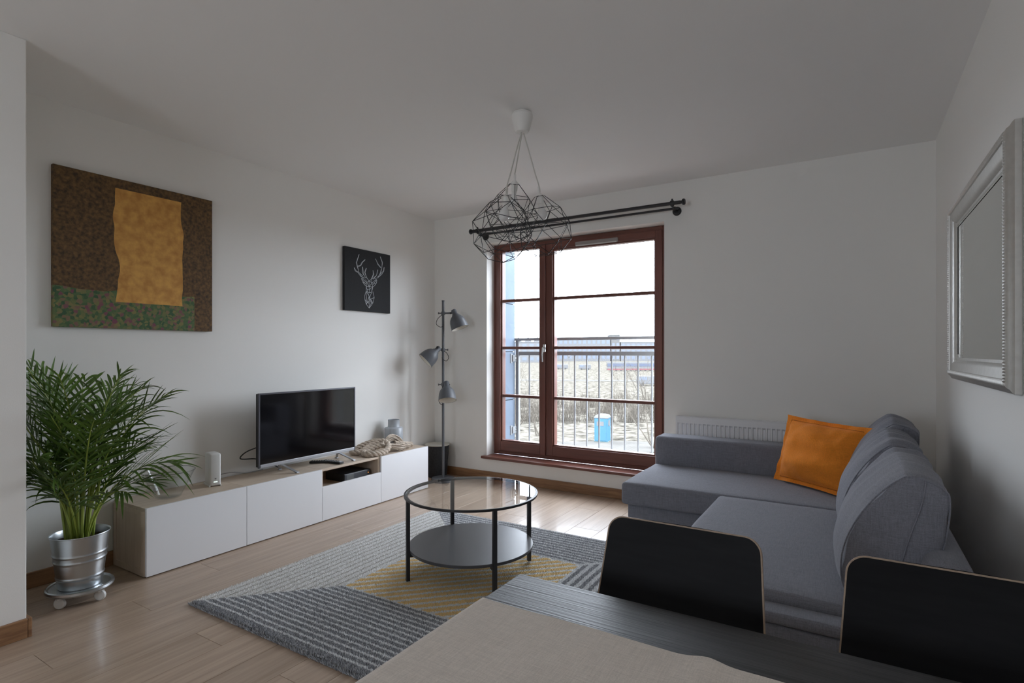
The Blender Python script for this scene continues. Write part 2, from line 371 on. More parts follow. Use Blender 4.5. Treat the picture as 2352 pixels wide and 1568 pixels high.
# ------------------------------------------------------------------ television
TX = .235
tv = thing('television', 'flat television with silver bezel standing on the media cabinet', 'television', (.22, 2.75, CH))
TY0, TY1, TZ0, TZ1 = 2.325, 3.200, .452, .974
B('back_shell', TVB, tv, TX-.035, TX-.004, TY0+.004, TY1-.004, TZ0+.004, TZ1-.004, bev=.006)
bm = nb()
for a in ((TY0, TY0+.012, TZ0, TZ1), (TY1-.012, TY1, TZ0, TZ1)): box(bm, TX-.006, TX+.006, a[0], a[1], a[2], a[3], bev=.002)
box(bm, TX-.006, TX+.006, TY0+.012, TY1-.012, TZ1-.012, TZ1, bev=.002)
fin('bezel', bm, TVB if False else mk('tv_bezel', (.10, .10, .115), .35, metal=.6), tv)
B('lower_bezel', TVS, tv, TX-.006, TX+.008, TY0+.0125, TY1-.0125, TZ0, TZ0+.024, bev=.002)
B('screen', SCREEN, tv, TX-.004, TX+.003, TY0+.0125, TY1-.0125, TZ0+.0245, TZ1-.0125, sm=0)
for yy, s in ((2.50, 1), (3.03, 1)):
    bm = nb()
    for tx in (.33, .13):
        a = Vector((TX-.012, yy, TZ0+.006)); b = Vector((tx, yy+.07*s, CH+.006)); dr = (b-a).normalized(); sd = Vector((0, 1, 0)).cross(dr).normalized()
        M = Matrix((( *dr, 0), (0, 1, 0, 0), (*sd, 0), (0, 0, 0, 1))).transposed(); M.translation = a
        box(bm, 0, (b-a).length, -.011, .011, -.004, .004, bev=.002, M=M)
        box(bm, tx-.012, tx+.012, yy+.07*s-.012, yy+.07*s+.012, CH+.0003, CH+.008, bev=.002)
    fin('foot', bm, TVS, tv)
bm = nb(); tube(bm, crom([(TX-.03, 2.36, .60), (.15, 2.29, .565), (.10, 2.28, .515), (.12, 2.38, .50), (.10, 2.48, .46), (.08, 2.6, CH+.006)]), .004, 8); fin('power_cable', bm, CABLE, tv)

# ------------------------------------------------------------------ things on and in the cabinets
# modem
ro = thing('modem', 'white upright modem with a small light strip beside the television', 'modem', (.165, 2.04, CH))
M = Matrix.Translation((.168, 2.045, CH)) @ Matrix.Rotation(radians(-14), 4, 'Z')
bm = nb(); box(bm, -.0575, .0575, -.034, .034, .004, .215, bev=.013, seg=4, M=M); fin('case', bm, mk('modem_white', (.66, .66, .64), .4), ro)
bm = nb(); box(bm, -.075, .055, -.036, -.029, .0, .012, bev=.002, M=M); box(bm, -.075, .055, .029, .036, 0, .012, bev=.002, M=M); fin('stand', bm, CASTER, ro)
bm = nb(); box(bm, .0573, .0583, -.011, .011, .028, .034, bev=.0004, M=M); fin('light_strip', bm, mk('modem_light', (.75, 1, .9), .4, emit=1.2), ro)
bm = nb(); box(bm, .0573, .0583, -.005, .005, .047, .057, bev=.0004, M=M @ Matrix.Translation((0, 0, 0))); fin('emblem', bm, mk('modem_mark', (.22, .22, .22), .5), ro)
bm = nb(); tube(bm, crom([(.10, 2.08, CH+.02), (.06, 2.16, CH+.035), (.05, 2.26, CH+.03), (.04, 2.36, CH+.006), (.03, 2.5, CH+.005)]), .003, 8)
tag(fin('modem_cable', bm, CABLEG, None, loc=(.05, 2.2, CH)), 'thin grey cable running from the modem behind the television', 'cable')
# glass bowl
bm = nb(); lathe(bm, [(0, 0), (.062, 0), (.068, .004), (.142, .158), (.1435, .160), (.140, .160), (.066, .010), (.060, .007), (0, .007)], 64, Matrix.Translation((.235, 1.735, CH+.0004)))
gb = thing('glass_bowl', 'clear flared glass bowl on the cabinet beside the palm', 'bowl', (.235, 1.735, CH))
fin('bowl_wall', bm, glass('bowl_glass', (.955, .965, .965), 0, 1.55), gb, sm=30)
bm = nb(); tube(bm, [(.235+.1418*cos(2*pi*i/72), 1.735+.1418*sin(2*pi*i/72), CH+.1605) for i in range(72)], .0016, 6, closed=True); fin('rim', bm, glass('rim_glass', (.45, .48, .48), 0, 1.6), gb, sm=60)
# remote controls
def remote(loc, ang, L, Wd, label, mt):
    r = thing('remote_control', label, 'remote', loc, 'remote controls under the television')
    M = Matrix.Translation(loc) @ Matrix.Rotation(ang, 4, 'Z')
    bm = nb(); box(bm, -L/2, L/2, -Wd/2, Wd/2, .0004, .017, bev=.005, seg=3, M=M); fin('case', bm, CABLE, r)
    bm = nb(); box(bm, -L*.46, L*.46, -Wd*.36, Wd*.36, .0165, .0185, bev=.0015, M=M); p = fin('keypad', bm, mt, r)
    bm = nb()
    for i in range(6):
        for j in (-1, 0, 1): box(bm, -L*.4+i*L*.13, -L*.4+i*L*.13+.010, j*Wd*.22-.0045, j*Wd*.22+.0045, .0185, .0205, bev=.001, M=M)
    fin('keys', bm, CABLE, p)
remote((.262, 2.945, CH), radians(8), .19, .048, 'black and silver remote control lying in front of the television foot', TVS)
remote((.17, 2.89, CH), radians(40), .14, .04, 'small black remote control half under the television', mk('remote_dark', (.05, .05, .055), .4))
# set-top box
sb = thing('set_top_box', 'dark grey set-top box with an orange light inside the open niche', 'set-top box', (.25, 3.17, .2245))
B('case', mk('box_black', (.02, .021, .024), .4), sb, .09, .31, 3.02, 3.29, .2248, .288, bev=.004)
B('front_panel', mk('box_front', (.085, .09, .10), .3), sb, .3101, .316, 3.022, 3.288, .227, .286, bev=.003)
B('display', mk('box_display', (.16, .165, .165), .25), sb, .3161, .3172, 3.04, 3.115, .232, .280, bev=.0005)
bm = nb(); lathe(bm, [(0, 0), (.0035, 0), (.0035, .002), (0, .003)], 12, Matrix.Translation((.316, 3.27, .262)) @ Matrix.Rotation(pi/2, 4, 'Y')); fin('power_light', bm, mk('amber_light', (1, .35, .06), .4, emit=1.5), sb)
# vase
bm = nb(); lathe(bm, [(0, 0), (.078, 0), (.083, .005), (.083, .168), (.080, .174), (.056, .180), (.054, .184), (.0525, .245), (.054, .247), (.050, .247), (.0485, .185), (.074, .168), (.074, .01), (0, .008)], 48, Matrix.Translation((.12, 3.775, CH+.0004)))
tag(fin('vase', bm, VASEM, None, sm=50, loc=(.12, 3.775, CH)), 'blue-grey cylindrical vase with narrow neck behind the rope', 'vase')
# rope heap
rp = thing('rope', 'thick twisted jute rope heaped on the cabinet end', 'rope', (.25, 3.45, CH))
rz = CH+.0265
P = [(.235, 3.57, rz+.055), (.17, 3.50, rz+.06), (.12, 3.40, rz+.035), (.105, 3.305, rz), (.155, 3.25, rz), (.205, 3.30, rz+.004), (.20, 3.41, rz+.040), (.25, 3.50, rz+.068), (.325, 3.495, rz+.045), (.368, 3.43, rz+.012),
     (.370, 3.34, rz), (.335, 3.272, rz), (.28, 3.262, rz), (.242, 3.318, rz+.004), (.258, 3.40, rz+.030), (.30, 3.47, rz+.050)]
path = crom(P, 12); n = len(path)
T = [(path[min(n-1, i+1)]-path[max(0, i-1)]).normalized() for i in range(n)]
U = [Vector((0, 0, 1))]
for i in range(n):
    u_ = U[-1]-T[i]*U[-1].dot(T[i]); U.append(u_.normalized())
U = U[1:]; s_ = 0; ph = []
for i in range(n):
    if i: s_ += (path[i]-path[i-1]).length
    ph.append(s_/.105*2*pi)
for k in range(3):
    bm = nb(); tube(bm, [path[i]+(U[i]*cos(ph[i]+k*2*pi/3)+T[i].cross(U[i])*sin(ph[i]+k*2*pi/3))*.0128 for i in range(n)], .0138, 10); fin('strand', bm, ROPE, rp)
rs = random.Random(3)
def tassel(name, spine, R, r, cnt, seed):
    rs = random.Random(seed); bm = nb(); sp = crom(spine, 6); m = len(sp)
    for q in range(cnt):
        a = rs.uniform(0, 2*pi); rad = R*sqrt(rs.random()); wob = rs.uniform(-.5, .5); pts = []
        for i in range(m):
            t = (sp[min(m-1, i+1)]-sp[max(0, i-1)]).normalized(); s1 = t.cross(Vector((0, 0, 1))).normalized(); u1 = s1.cross(t)
            g = .75+.25*sin(pi*i/(m-1))+(.35*max(0, i/(m-1)-.8)*5 if i > m*.8 else 0)
            ang = a+wob*i/m*4
            p = sp[i]+(s1*cos(ang)+u1*sin(ang))*rad*g; p.z = max(p.z, CH+.004); pts.append(p)
        tube(bm, pts, r, 5)
    return fin(name, bm, ROPE, rp)
tassel('loose_strands', [(.27, 3.50, rz+.02), (.265, 3.55, rz+.075), (.27, 3.61, rz+.085), (.30, 3.66, rz+.05), (.315, 3.68, rz-.005)], .030, .0042, 34, 1)
tassel('frayed_end', [(.31, 3.52, rz+.03), (.335, 3.58, rz+.015), (.345, 3.63, rz+.0), (.35, 3.66, rz-.01)], .026, .0045, 26, 2)
tassel('frayed_end', [(.30, 3.60, rz+.045), (.315, 3.66, rz+.03), (.32, 3.72, rz+.01), (.32, 3.755, rz-.005)], .022, .0040, 26, 4)
tassel('frayed_end', [(.27, 3.68, rz+.03), (.27, 3.74, rz+.012), (.27, 3.80, rz+.004), (.275, 3.85, rz-.004)], .020, .0034, 30, 5)

# ------------------------------------------------------------------ wall pictures
# generic abstract print standing in for the wall picture: only its size and broad colours follow the photo
def painting_mat():
    m = bpy.data.materials.new('bronze_abstract_print'); m.use_nodes = True; nt = m.node_tree; N = nt.nodes; L = nt.links; p = N['Principled BSDF']; p.inputs['Roughness'].default_value = .75
    ge = N.new('ShaderNodeNewGeometry'); sx = N.new('ShaderNodeSeparateXYZ'); L.new(ge.outputs['Position'], sx.inputs[0])
    def noise_(sc, det=5):
        n = N.new('ShaderNodeTexNoise'); n.inputs['Scale'].default_value = sc; n.inputs['Detail'].default_value = det; L.new(ge.outputs['Position'], n.inputs['Vector']); return n.outputs['Fac']
    def ramp(f, c):
        r = N.new('ShaderNodeValToRGB'); els = r.color_ramp.elements
        for i, (pos, col) in enumerate(c):
            e = els[i] if i < 2 else els.new(pos); e.position = pos; e.color = (*col, 1)
        L.new(f, r.inputs[0]); return r.outputs[0]
    def math_(op, a, b=None, c=None):
        x = N.new('ShaderNodeMath'); x.operation = op
        for i, q in enumerate((a, b, c)):
            if q is None: continue
            if isinstance(q, (int, float)): x.inputs[i].default_value = q
            else: L.new(q, x.inputs[i])
        return x.outputs[0]
    def mix(f, a, b):
        x = N.new('ShaderNodeMix'); x.data_type = 'RGBA'; L.new(f, x.inputs[0]); L.new(a, x.inputs[6]); L.new(b, x.inputs[7]); return x.outputs[2]
    Y, Z = sx.outputs[1], sx.outputs[2]
    base = ramp(noise_(55, 10), [(.32, (.050, .030, .015)), (.72, (.21, .115, .040))])
    v = N.new('ShaderNodeTexVoronoi'); v.inputs['Scale'].default_value = 60; L.new(ge.outputs['Position'], v.inputs['Vector'])
    gold = ramp(noise_(22, 4), [(.32, (.52, .24, .055)), (.68, (.74, .40, .10))])
    sep = N.new('ShaderNodeSeparateColor'); L.new(v.outputs['Color'], sep.inputs[0])
    green = ramp(sep.outputs[0], [(0., (.04, .10, .045)), (.35, (.09, .15, .06)), (.7, (.22, .20, .07)), (1., (.20, .065, .10))])
    w1 = math_('MULTIPLY_ADD', noise_(3.2, 2), .10, -.05)
    dy = math_('ABSOLUTE', math_('SUBTRACT', math_('ADD', Y, w1), 1.735))
    f1 = math_('MULTIPLY', math_('LESS_THAN', dy, .19), math_('MULTIPLY', math_('LESS_THAN', Z, 2.235), math_('GREATER_THAN', Z, 1.56)))
    f2 = math_('MULTIPLY', math_('LESS_THAN', math_('ADD', Z, math_('MULTIPLY', w1, .6)), 1.625), math_('LESS_THAN', Y, 2.0))
    c = mix(f2, base, green); c = mix(f1, c, gold); L.new(c, p.inputs['Base Color'])
    return m
pic = thing('wall_picture', 'large square canvas print in bronze, amber and green on the left wall', 'picture', (.002, 1.68, 1.40))
PAINT = painting_mat(); B('canvas', PAINT, pic, .003, .031, 1.240, 2.120, 1.402, 2.292, bev=.002)
deer = thing('stag_canvas', 'small black canvas with white line drawing of a stag head', 'picture', (.002, 3.547, 1.626))
B('canvas', BLKCAN, deer, .003, .030, 3.272, 3.822, 1.626, 2.177, bev=.002)
strokes = [[(588, 822), (545, 770), (515, 700), (500, 655), (530, 570)], [(560, 790), (530, 730), (510, 655), (536, 575)], [(520, 760), (470, 690), (450, 640), (455, 545)], [(500, 730), (475, 680), (463, 545)],
 [(510, 770), (430, 745), (365, 660), (310, 625), (290, 562)], [(470, 735), (390, 660), (325, 620), (296, 566)], [(440, 740), (385, 650), (365, 560), (340, 460), (392, 300)], [(385, 640), (350, 540), (333, 460), (386, 300)],
 [(365, 545), (425, 520), (460, 455), (512, 402)], [(358, 530), (415, 515), (445, 455), (505, 402)], [(600, 822), (650, 775), (685, 690), (665, 620)], [(630, 795), (672, 700), (672, 622)],
 [(655, 780), (720, 745), (750, 680), (765, 605)], [(690, 755), (738, 715), (760, 605)], [(665, 790), (760, 765), (840, 700), (885, 630), (893, 555)], [(760, 745), (820, 690), (875, 625), (886, 560)],
 [(780, 740), (830, 650), (860, 460), (815, 342)], [(800, 700), (845, 560), (850, 460), (811, 346)], [(830, 560), (770, 490), (716, 385)], [(820, 565), (762, 495), (722, 385)],
 [(535, 860), (460, 770), (437, 775), (455, 840), (500, 905), (540, 930)], [(450, 790), (520, 890)], [(470, 850), (520, 880)], [(650, 870), (730, 795), (745, 810), (735, 870), (700, 920), (660, 950)], [(735, 810), (670, 900)], [(720, 880), (670, 885)],
 [(545, 860), (588, 822), (650, 870)], [(545, 860), (590, 940), (650, 870)], [(530, 940), (545, 860), (520, 800)], [(660, 950), (650, 870), (640, 800)], [(530, 940), (590, 940), (660, 950)],
 [(530, 940), (530, 1020), (570, 1060), (600, 1065), (640, 1050), (660, 980), (660, 950)], [(550, 990), (595, 1000), (630, 970)], [(590, 940), (600, 1065)], [(588, 822), (590, 940)], [(535, 950), (570, 1060)], [(655, 950), (640, 1050)],
 [(530, 1030), (500, 1130), (505, 1200), (530, 1290), (592, 1370), (665, 1270), (692, 1160), (665, 1040)], [(540, 1050), (590, 1130), (540, 1290)], [(590, 1130), (592, 1370)], [(570, 1080), (640, 1250), (592, 1370)],
 [(640, 1060), (590, 1180), (640, 1280)], [(692, 1160), (620, 1190), (665, 1270)], [(505, 1200), (590, 1280)], [(530, 1290), (590, 1230)], [(530, 1030), (540, 1180), (530, 1290)]]
bm = nb()
for s in strokes:
    for a, b in zip(s, s[1:]):
        p, q = [un(780+z[0]/8.708, 550+z[1]/8.708, 'x', .0305) for z in (a, b)]
        d = (q-p); d.x = 0
        if d.length < 1e-5: continue
        d.normalize(); nrm = Vector((0, -d.z, d.y))*.0017; e = d*.001
        vs_ = [bm.verts.new(Vector((.0305, c.y, c.z))) for c in (p-e-nrm, q+e-nrm, q+e+nrm, p-e+nrm)]
        vt_ = [bm.verts.new(v.co+Vector((.0007, 0, 0))) for v in vs_]
        bm.faces.new(vt_)
        for i in range(4): bm.faces.new((vs_[i], vs_[(i+1) % 4], vt_[(i+1) % 4], vt_[i]))
o = fin('stag_drawing', bm, INK, deer, sm=0); o['label'] = 'white faceted stag head with antlers'

# ------------------------------------------------------------------ palm, pot, trolley
PX, PY = .385, 1.235
tr = thing('plant_trolley', 'round zinc plant trolley on white casters under the pot', 'plant trolley', (PX, PY, 0))
bm = nb(); lathe(bm, [(0, .062), (.124, .062), (.138, .060), (.143, .068), (.1415, .079), (.136, .083), (.130, .079), (.127, .075), (0, .075)], 64, Matrix.Translation((PX, PY, 0))); fin('tray', bm, ZINC, tr)
for k in range(4):
    a = pi/4+k*pi/2-.35; x, y = PX+.112*cos(a), PY+.112*sin(a); cs = nb(); M = Matrix.Translation((x, y, .027)) @ Matrix.Rotation(.6, 4, 'Z') @ Matrix.Rotation(pi/2, 4, 'X')
    lathe(cs, [(0, -.010), (.022, -.010), (.0265, -.006), (.0265, .006), (.022, .010), (0, .010)], 24, M)
    box(cs, x-.012, x+.012, y-.015, y+.015, .046, .0615, bev=.003); fin('caster', cs, CASTER, tr)
    for q in (-.035, .035):
        ri = nb(); lathe(ri, [(.0045, 0), (.0045, .0015), (0, .003)], 10, Matrix.Translation((PX+.117*cos(a+q*3), PY+.117*sin(a+q*3), .075))); fin('rivet', ri, CHROME, tr)
po = thing('plant_pot', 'galvanised metal bucket pot with pressed rings holding the palm', 'plant pot', (PX, PY, .075))
bm = nb(); prof = [(0, .0005), (.090, .0005), (.092, .006)]
def rr_(z): return .092+(.123-.092)*(z/.262)
z = .006; rings_ = (.062, .118, .148, .178, .19)
for i in range(1, 66):
    z = .262*i/65; b = sum(.0036*math.exp(-((z-q)/.0042)**2) for q in (.055, .137, .170)); prof.append((rr_(z)+b, z))
prof += [(.127, .263), (.1285, .266), (.127, .269), (.1235, .268), (.121, .262), (.117, .225), (0, .225)]
lathe(bm, prof, 64, Matrix.Translation((PX, PY, .0755))); fin('bucket', bm, ZINC, po, sm=60)
bm = nb(); lathe(bm, [(0, .012), (.05, .010), (.10, .004), (.1155, .0)], 40, Matrix.Translation((PX, PY, .0755+.227)))
for v in bm.verts: v.co.z += .006*noise.noise(v.co*40)
fin('soil', bm, SOIL, po)
palm = thing('palm_plant', 'bushy green areca palm with arching feathery fronds beside the cabinet', 'plant', (PX, PY, .315))
rp_ = random.Random(21)
def leaflet(bm, base, d, up, L, wd, droop):
    d = d.normalized(); sd = d.cross(up).normalized(); k = 6; rows = []
    for i in range(k+1):
        t = i/k; p = base+d*(L*t)+Vector((0, 0, -1))*(droop*L*t*t)
        wt = wd*(sin(pi*min(1, t*.93+.07))**.7)*(1-.25*t) if i < k else .0004
        un_ = up*(.25*wt)
        rows.append([bm.verts.new(p-sd*wt+un_), bm.verts.new(p), bm.verts.new(p+sd*wt+un_)])
    grid_faces(bm, rows)
def keep_in(p):
    p = Vector(p)                                   # leaves bend away from the wall and the pier
    d = p.x-.015
    if d < .10: p.x = .015+.10*math.exp(min(0, d-.10)/.10)
    d = p.y-.965
    if p.x < .72 and d < .10: p.y = .965+.10*math.exp(min(0, d-.10)/.10)
    if p.y > CY-.03 and p.z < CH+.03 and p.x < .43: p.z = CH+.03+.03*rp_.random()
    return p
tiers = [(8, .04, .22, .80, .95), (10, .28, .58, .74, .90), (11, .62, 1.02, .42, .70)]
kk = 0
for cnt, l0, l1, s0, s1 in tiers:
    for q_ in range(cnt):
        kk += 1; az = kk*2.39996+rp_.uniform(-.35, .35); lean = rp_.uniform(l0, l1); Ls = rp_.uniform(s0, s1); dro = rp_.uniform(.35, .95)
        if sin(az) < -.55 or cos(az) < -.75: lean *= .75
        b0 = Vector((PX+.05*cos(az)*rp_.uniform(.2, 1), PY+.05*sin(az)*rp_.uniform(.2, 1), .305))
        m = 18; pts = [b0.copy()]; p = b0.copy()
        for i in range(m):
            t = (i+1)/m; th = lean*(.25+.75*t)+dro*t**2.6
            p = p+Vector((cos(az)*sin(th), sin(az)*sin(th), cos(th)))*(Ls/m); pts.append(p.copy())
        pts = [keep_in(p) for p in pts]
        bm = nb(); tube(bm, pts, .005, 6, rr=[.0056*(1-.82*(i/m)**.8)+.0007 for i in range(m+1)])
        fr = fin('frond', bm, STEM, palm); bm = nb(); nl = 13; tw = rp_.uniform(-.5, .5)
        for j in range(nl):
            t = .40+.58*j/(nl-1); f = t*m; i0 = min(m-1, int(f)); q = pts[i0].lerp(pts[i0+1], f-i0); tg = (pts[i0+1]-pts[i0]).normalized()
            upv = Vector((cos(az+tw)*-.7, sin(az+tw)*-.7, .7)); upv = (upv-tg*upv.dot(tg)).normalized(); sd = tg.cross(upv).normalized()
            ll = .29*(.60+.55*sin(pi*min(1, (j+3)/(nl+2))))*rp_.uniform(.8, 1.1)*(.72 if j > nl-4 else 1)
            for s in (-1, 1):
                sp = .85-.45*j/nl+rp_.uniform(-.08, .08); d = tg*cos(sp)+sd*(s*sin(sp))+upv*rp_.uniform(.05, .3)
                leaflet(bm, q, d, upv, ll, .0078*rp_.uniform(.75, 1.15), rp_.uniform(.08, .65))
        for v in bm.verts: v.co = keep_in(v.co)
        fin('leaflets', bm, LEAF, fr, recalc=False)
bm = nb()
for k in range(16):
    a = k*2.4; r = .06*sqrt((k+.5)/16); x, y = PX+r*cos(a), PY+r*sin(a)
    tube(bm, crom([(x, y, .300), (x+.010*cos(a), y+.01*sin(a), .42), (x+.03*cos(a), y+.03*sin(a), .55+.02*(k % 4))], 4), .006, 6)
fin('stem_cluster', bm, STEM, palm)

# ------------------------------------------------------------------ floor lamp, bin
LX, LY = .335, 4.235
lp = thing('floor_lamp', 'grey three-spot floor lamp standing in the corner by the window', 'floor lamp', (LX, LY, 0))
bm = nb(); lathe(bm, [(0, .0005), (.112, .0005), (.115, .004), (.115, .026), (.111, .032), (.02, .034), (0, .034)], 56, Matrix.Translation((LX, LY, 0))); fin('base', bm, GREYM, lp)
LT = un(1020.5, 691.5, 'y', LY).z
bm = nb(); rod(bm, (LX, LY, .03), (LX, LY, LT), .0125, 20); fin('pole', bm, GREYM, lp)
bm = nb(); lathe(bm, [(0, 0), (.0145, 0), (.0145, .008), (0, .010)], 20, Matrix.Translation((LX, LY, LT))); fin('pole_cap', bm, BLACKM, lp)
R_ = Vector((cos(YAW), sin(YAW), 0))
F_ = Vector((-sin(YAW), cos(YAW), 0))
def spot(zc, side, off, tilt, toward, cablep):
    # side: along the picture's right; tilt: direction the mouth looks (in that plane), toward: towards the room
    j = Vector((LX, LY, zc)); cl = nb()
    lathe(cl, [(.013, -.016), (.019, -.016), (.019, .016), (.013, .016)], 20, Matrix.Translation(j)); 
    rod(cl, j-R_*side*.018, j-R_*side*.042, .005); lathe(cl, [(0, -.004), (.010, -.004), (.010, .004), (0, .004)], 12, Matrix.Translation(j-R_*side*.045) @ Matrix.Rotation(YAW, 4, 'Z') @ Matrix.Rotation(pi/2, 4, 'Y'))
    c = fin('clamp', cl, GREYM, lp)
    e = j+R_*side*off+F_*(-.035)
    ar = nb(); rod(ar, j+R_*side*.012, e, .0085); fin('arm', ar, GREYM, lp)
    ax = (R_*sin(tilt)*1+Vector((0, 0, -cos(tilt)))-F_*toward).normalized()     # axis pointing to the mouth
    zq = Vector((0, 0, 1)).rotation_difference(ax).to_matrix().to_4x4(); M = Matrix.Translation(e) @ zq
    sh = nb(); lathe(sh, [(0, -.036), (.021, -.034), (.0255, -.026), (.0255, .012), (.033, .018), (.035, .026), (.052, .040), (.068, .062), (.078, .090), (.083, .125), (.086, .160), (.0845, .160), (.081, .125), (.076, .092), (.066, .064), (.05, .043), (.03, .032), (0, .03)], 44, M)
    s = fin('shade', sh, GREYM, lp, sm=55)
    ins = nb(); lathe(ins, [(.0838, .159), (.0803, .125), (.0752, .092), (.0652, .0645), (.049, .0438), (.03, .033), (0, .031)], 44, M); fin('shade_lining', ins, LWHITE, s, sm=60)
    bl = nb(); lathe(bl, [(0, .032), (.016, .034), (.018, .06), (.026, .08), (.028, .095), (.022, .11), (0, .118)], 20, M); fin('bulb', bl, BULB, s)
    kn = nb(); M2 = M @ Matrix.Translation((0, 0, -.012)); 
    lathe(kn, [(0, .025), (.009, .025), (.010, .042), (0, .044)], 12, M2 @ Matrix.Rotation(pi/2, 4, 'Y')); fin('knob', kn, BLACKM, s)
    cb = nb(); tube(cb, crom([j+Vector((0, 0, -.01))-F_*.014]+[j+R_*a+Vector((0, 0, b))-F_*.016 for a, b in cablep]), .0028, 8); fin('cable', cb, BLACKM, lp)
z1, z2, z3 = [un(1020, v, 'y', LY).z for v in (719, 803, 883)]
spot(z1, 1, .115, .36, .10, [(-.05, -.055), (-.065, -.105), (-.03, -.135), (0, -.130)])
spot(z2, -1, .052, -.80, .28, [(.035, -.03), (.055, -.075), (.035, -.108), (0, -.095), (-.01, -.075)])
spot(z3, 1, .038, .10, .42, [(-.012, -.05), (-.03, -.14), (-.035, -.175), (-.012, -.195), (0, -.19)])
bn = thing('waste_bin', 'dark round tapered bin with pale top in the corner', 'bin', (.15, 4.37, 0))
bm = nb(); lathe(bm, [(0, .001), (.092, .001), (.096, .006), (.122, .318), (.118, .318), (.10, .02), (0, .02)], 48, Matrix.Translation((.152, 4.365, 0))); fin('body', bm, BINM, bn)
bm = nb(); lathe(bm, [(0, .3185), (.122, .3185), (.1265, .322), (.1265, .328), (.122, .331), (.117, .329), (0, .327)], 48, Matrix.Translation((.152, 4.365, 0))); fin('lid', bm, CREAM, bn)

# ------------------------------------------------------------------ pendant
pe = thing('pendant_lamp', 'white ceiling pendant with three black wire diamond cages', 'pendant lamp', (2.123, 2.733, HC))
PWH = mk('pendant_white', (.82, .81, .78), .5)
bm = nb(); lathe(bm, [(0, -.0005), (.045, -.0005), (.056, -.006), (.062, -.020), (.061, -.032), (.045, -.100), (.038, -.115), (.030, -.119), (0, -.120)], 40, Matrix.Translation((2.123, 2.733, HC))); fin('canopy', bm, PWH, pe)
WIRE = mk('black_wire', (.012, .012, .014), .35)
cen = Vector((2.123, 2.733, HC-.118))
for k, (u, v, yy, rot) in enumerate(((1163, 452, 2.52, .3), (1182, 420, 2.88, .1), (1239, 449, 2.84, .55))):
    so = un(u, v, 'y', yy)
    a0 = cen+Vector((so.x-cen.x, so.y-cen.y, 0)).normalized()*.014
    top = so+Vector((0, 0, .045))
    pts = [a0, a0+Vector((0, 0, -.01)), a0.lerp(top, .35)+Vector((0, 0, -.004)), a0.lerp(top, .7)+Vector((0, 0, -.006)), top, so]
    bm = nb(); tube(bm, crom(pts, 6), .0036, 8); fin('cable', bm, PWH if False else mk('pendant_cable', (.62, .61, .57), .6), pe)
    ax = (so-cen).normalized(); tl = Vector((0, 0, -1)).lerp(ax, .55).normalized()
    Q = Matrix.Translation(so) @ Vector((0, 0, -1)).rotation_difference(tl).to_matrix().to_4x4()
    bm = nb(); lathe(bm, [(0, .05), (.005, .05), (.0075, .015), (.014, .008), (.027, -.002), (.028, -.008), (.0215, -.010), (.0205, -.046), (.017, -.048), (.016, -.064), (0, -.066)], 24, Q); so_ = fin('socket', bm, PWH, pe)
    bm = nb(); lathe(bm, [(0, -.062), (.0135, -.064), (.015, -.072), (.024, -.088), (.0285, -.105), (.0285, -.118), (.022, -.135), (.010, -.143), (0, -.1445)], 28, Q); fin('bulb', bm, BULB, so_, sm=60)
    rg = []
    for r, zz, o in ((.030, -.006, 0), (.112, -.085, 0), (.165, -.185, .5), (.150, -.275, 0), (.085, -.345, .5)):
        rg.append([Q @ Vector((r*cos(2*pi*(i+o)/6+rot), r*sin(2*pi*(i+o)/6+rot), zz)) for i in range(6)])
    E_ = set()
    for q in range(5):
        for i in range(6): E_.add(((q, i), (q, (i+1) % 6)))
    for i in range(6):
        E_.add(((0, i), (1, i)))
        for (qa, qb, shift) in ((1, 2, 0), (1, 2, -1), (2, 3, 0), (2, 3, 1), (3, 4, 0), (3, 4, -1)): E_.add(((qa, i), (qb, (i+shift) % 6)))
    bm = nb()
    for a, b in sorted(E_): rod(bm, rg[a[0]][a[1]], rg[b[0]][b[1]], .0018, 6)
    fin('wire_cage', bm, WIRE, pe)

# ------------------------------------------------------------------ rug
rug = thing('rug', 'square shag rug with cream, grey and yellow striped geometric panels', 'rug', (1.9, 2.45, 0))
X0, X1, Y0, Y1 = .925, 2.90, 1.492, 3.418
B('backing', mk('rug_backing', (.20, .19, .17), .95), rug, X0+.012, X1-.012, Y0+.012, Y1-.012, .0006, .010)
rng = np.random.default_rng(5); sp = .0043
gx, gy = np.meshgrid(np.arange(X0, X1, sp), np.arange(Y0, Y1, sp)); gx = gx.ravel()+rng.uniform(-.5, .5, gx.size)*sp; gy = gy.ravel()+rng.uniform(-.5, .5, gy.size)*sp
n = gx.size
wx = .0022*np.sin(gy*9+1.3*np.sin(gy*5))+.0010*np.sin(gy*95+gx*20); wy = .0022*np.sin(gx*9+1.3*np.sin(gx*5))+.0010*np.sin(gx*95+gy*20)
ix1, ix2, iy1, iy2 = 1.43, 2.40, 2.02, 2.955
nl = (ix1-gx)/(ix1-X0); nr = (gx-ix2)/(X1-ix2); nbm = (iy1-gy)/(iy1-Y0); nt_ = (gy-iy2)/(Y1-iy2)
allr = np.stack([nl, nr, nbm, nt_]); reg = allr.argmax(0); mx_ = allr.max(0); sec = np.sort(allr, 0)[-2]
inside = mx_ < 0
col = np.zeros((n, 3)); ht = np.full(n, .0205)
CR, CR2, GRY, WHT, YEL = map(np.array, ((.86, .85, .83), (.56, .535, .49), (.295, .30, .318), (.80, .805, .81), (.86, .635, .31)))
fr = lambda a: a-np.floor(a)
s = fr((gx+wx-X0)/.0465) < .34; m_ = (~inside) & (reg == 0); col[m_] = np.where(s[m_, None], CR2, CR); ht[m_ & s] -= .0025
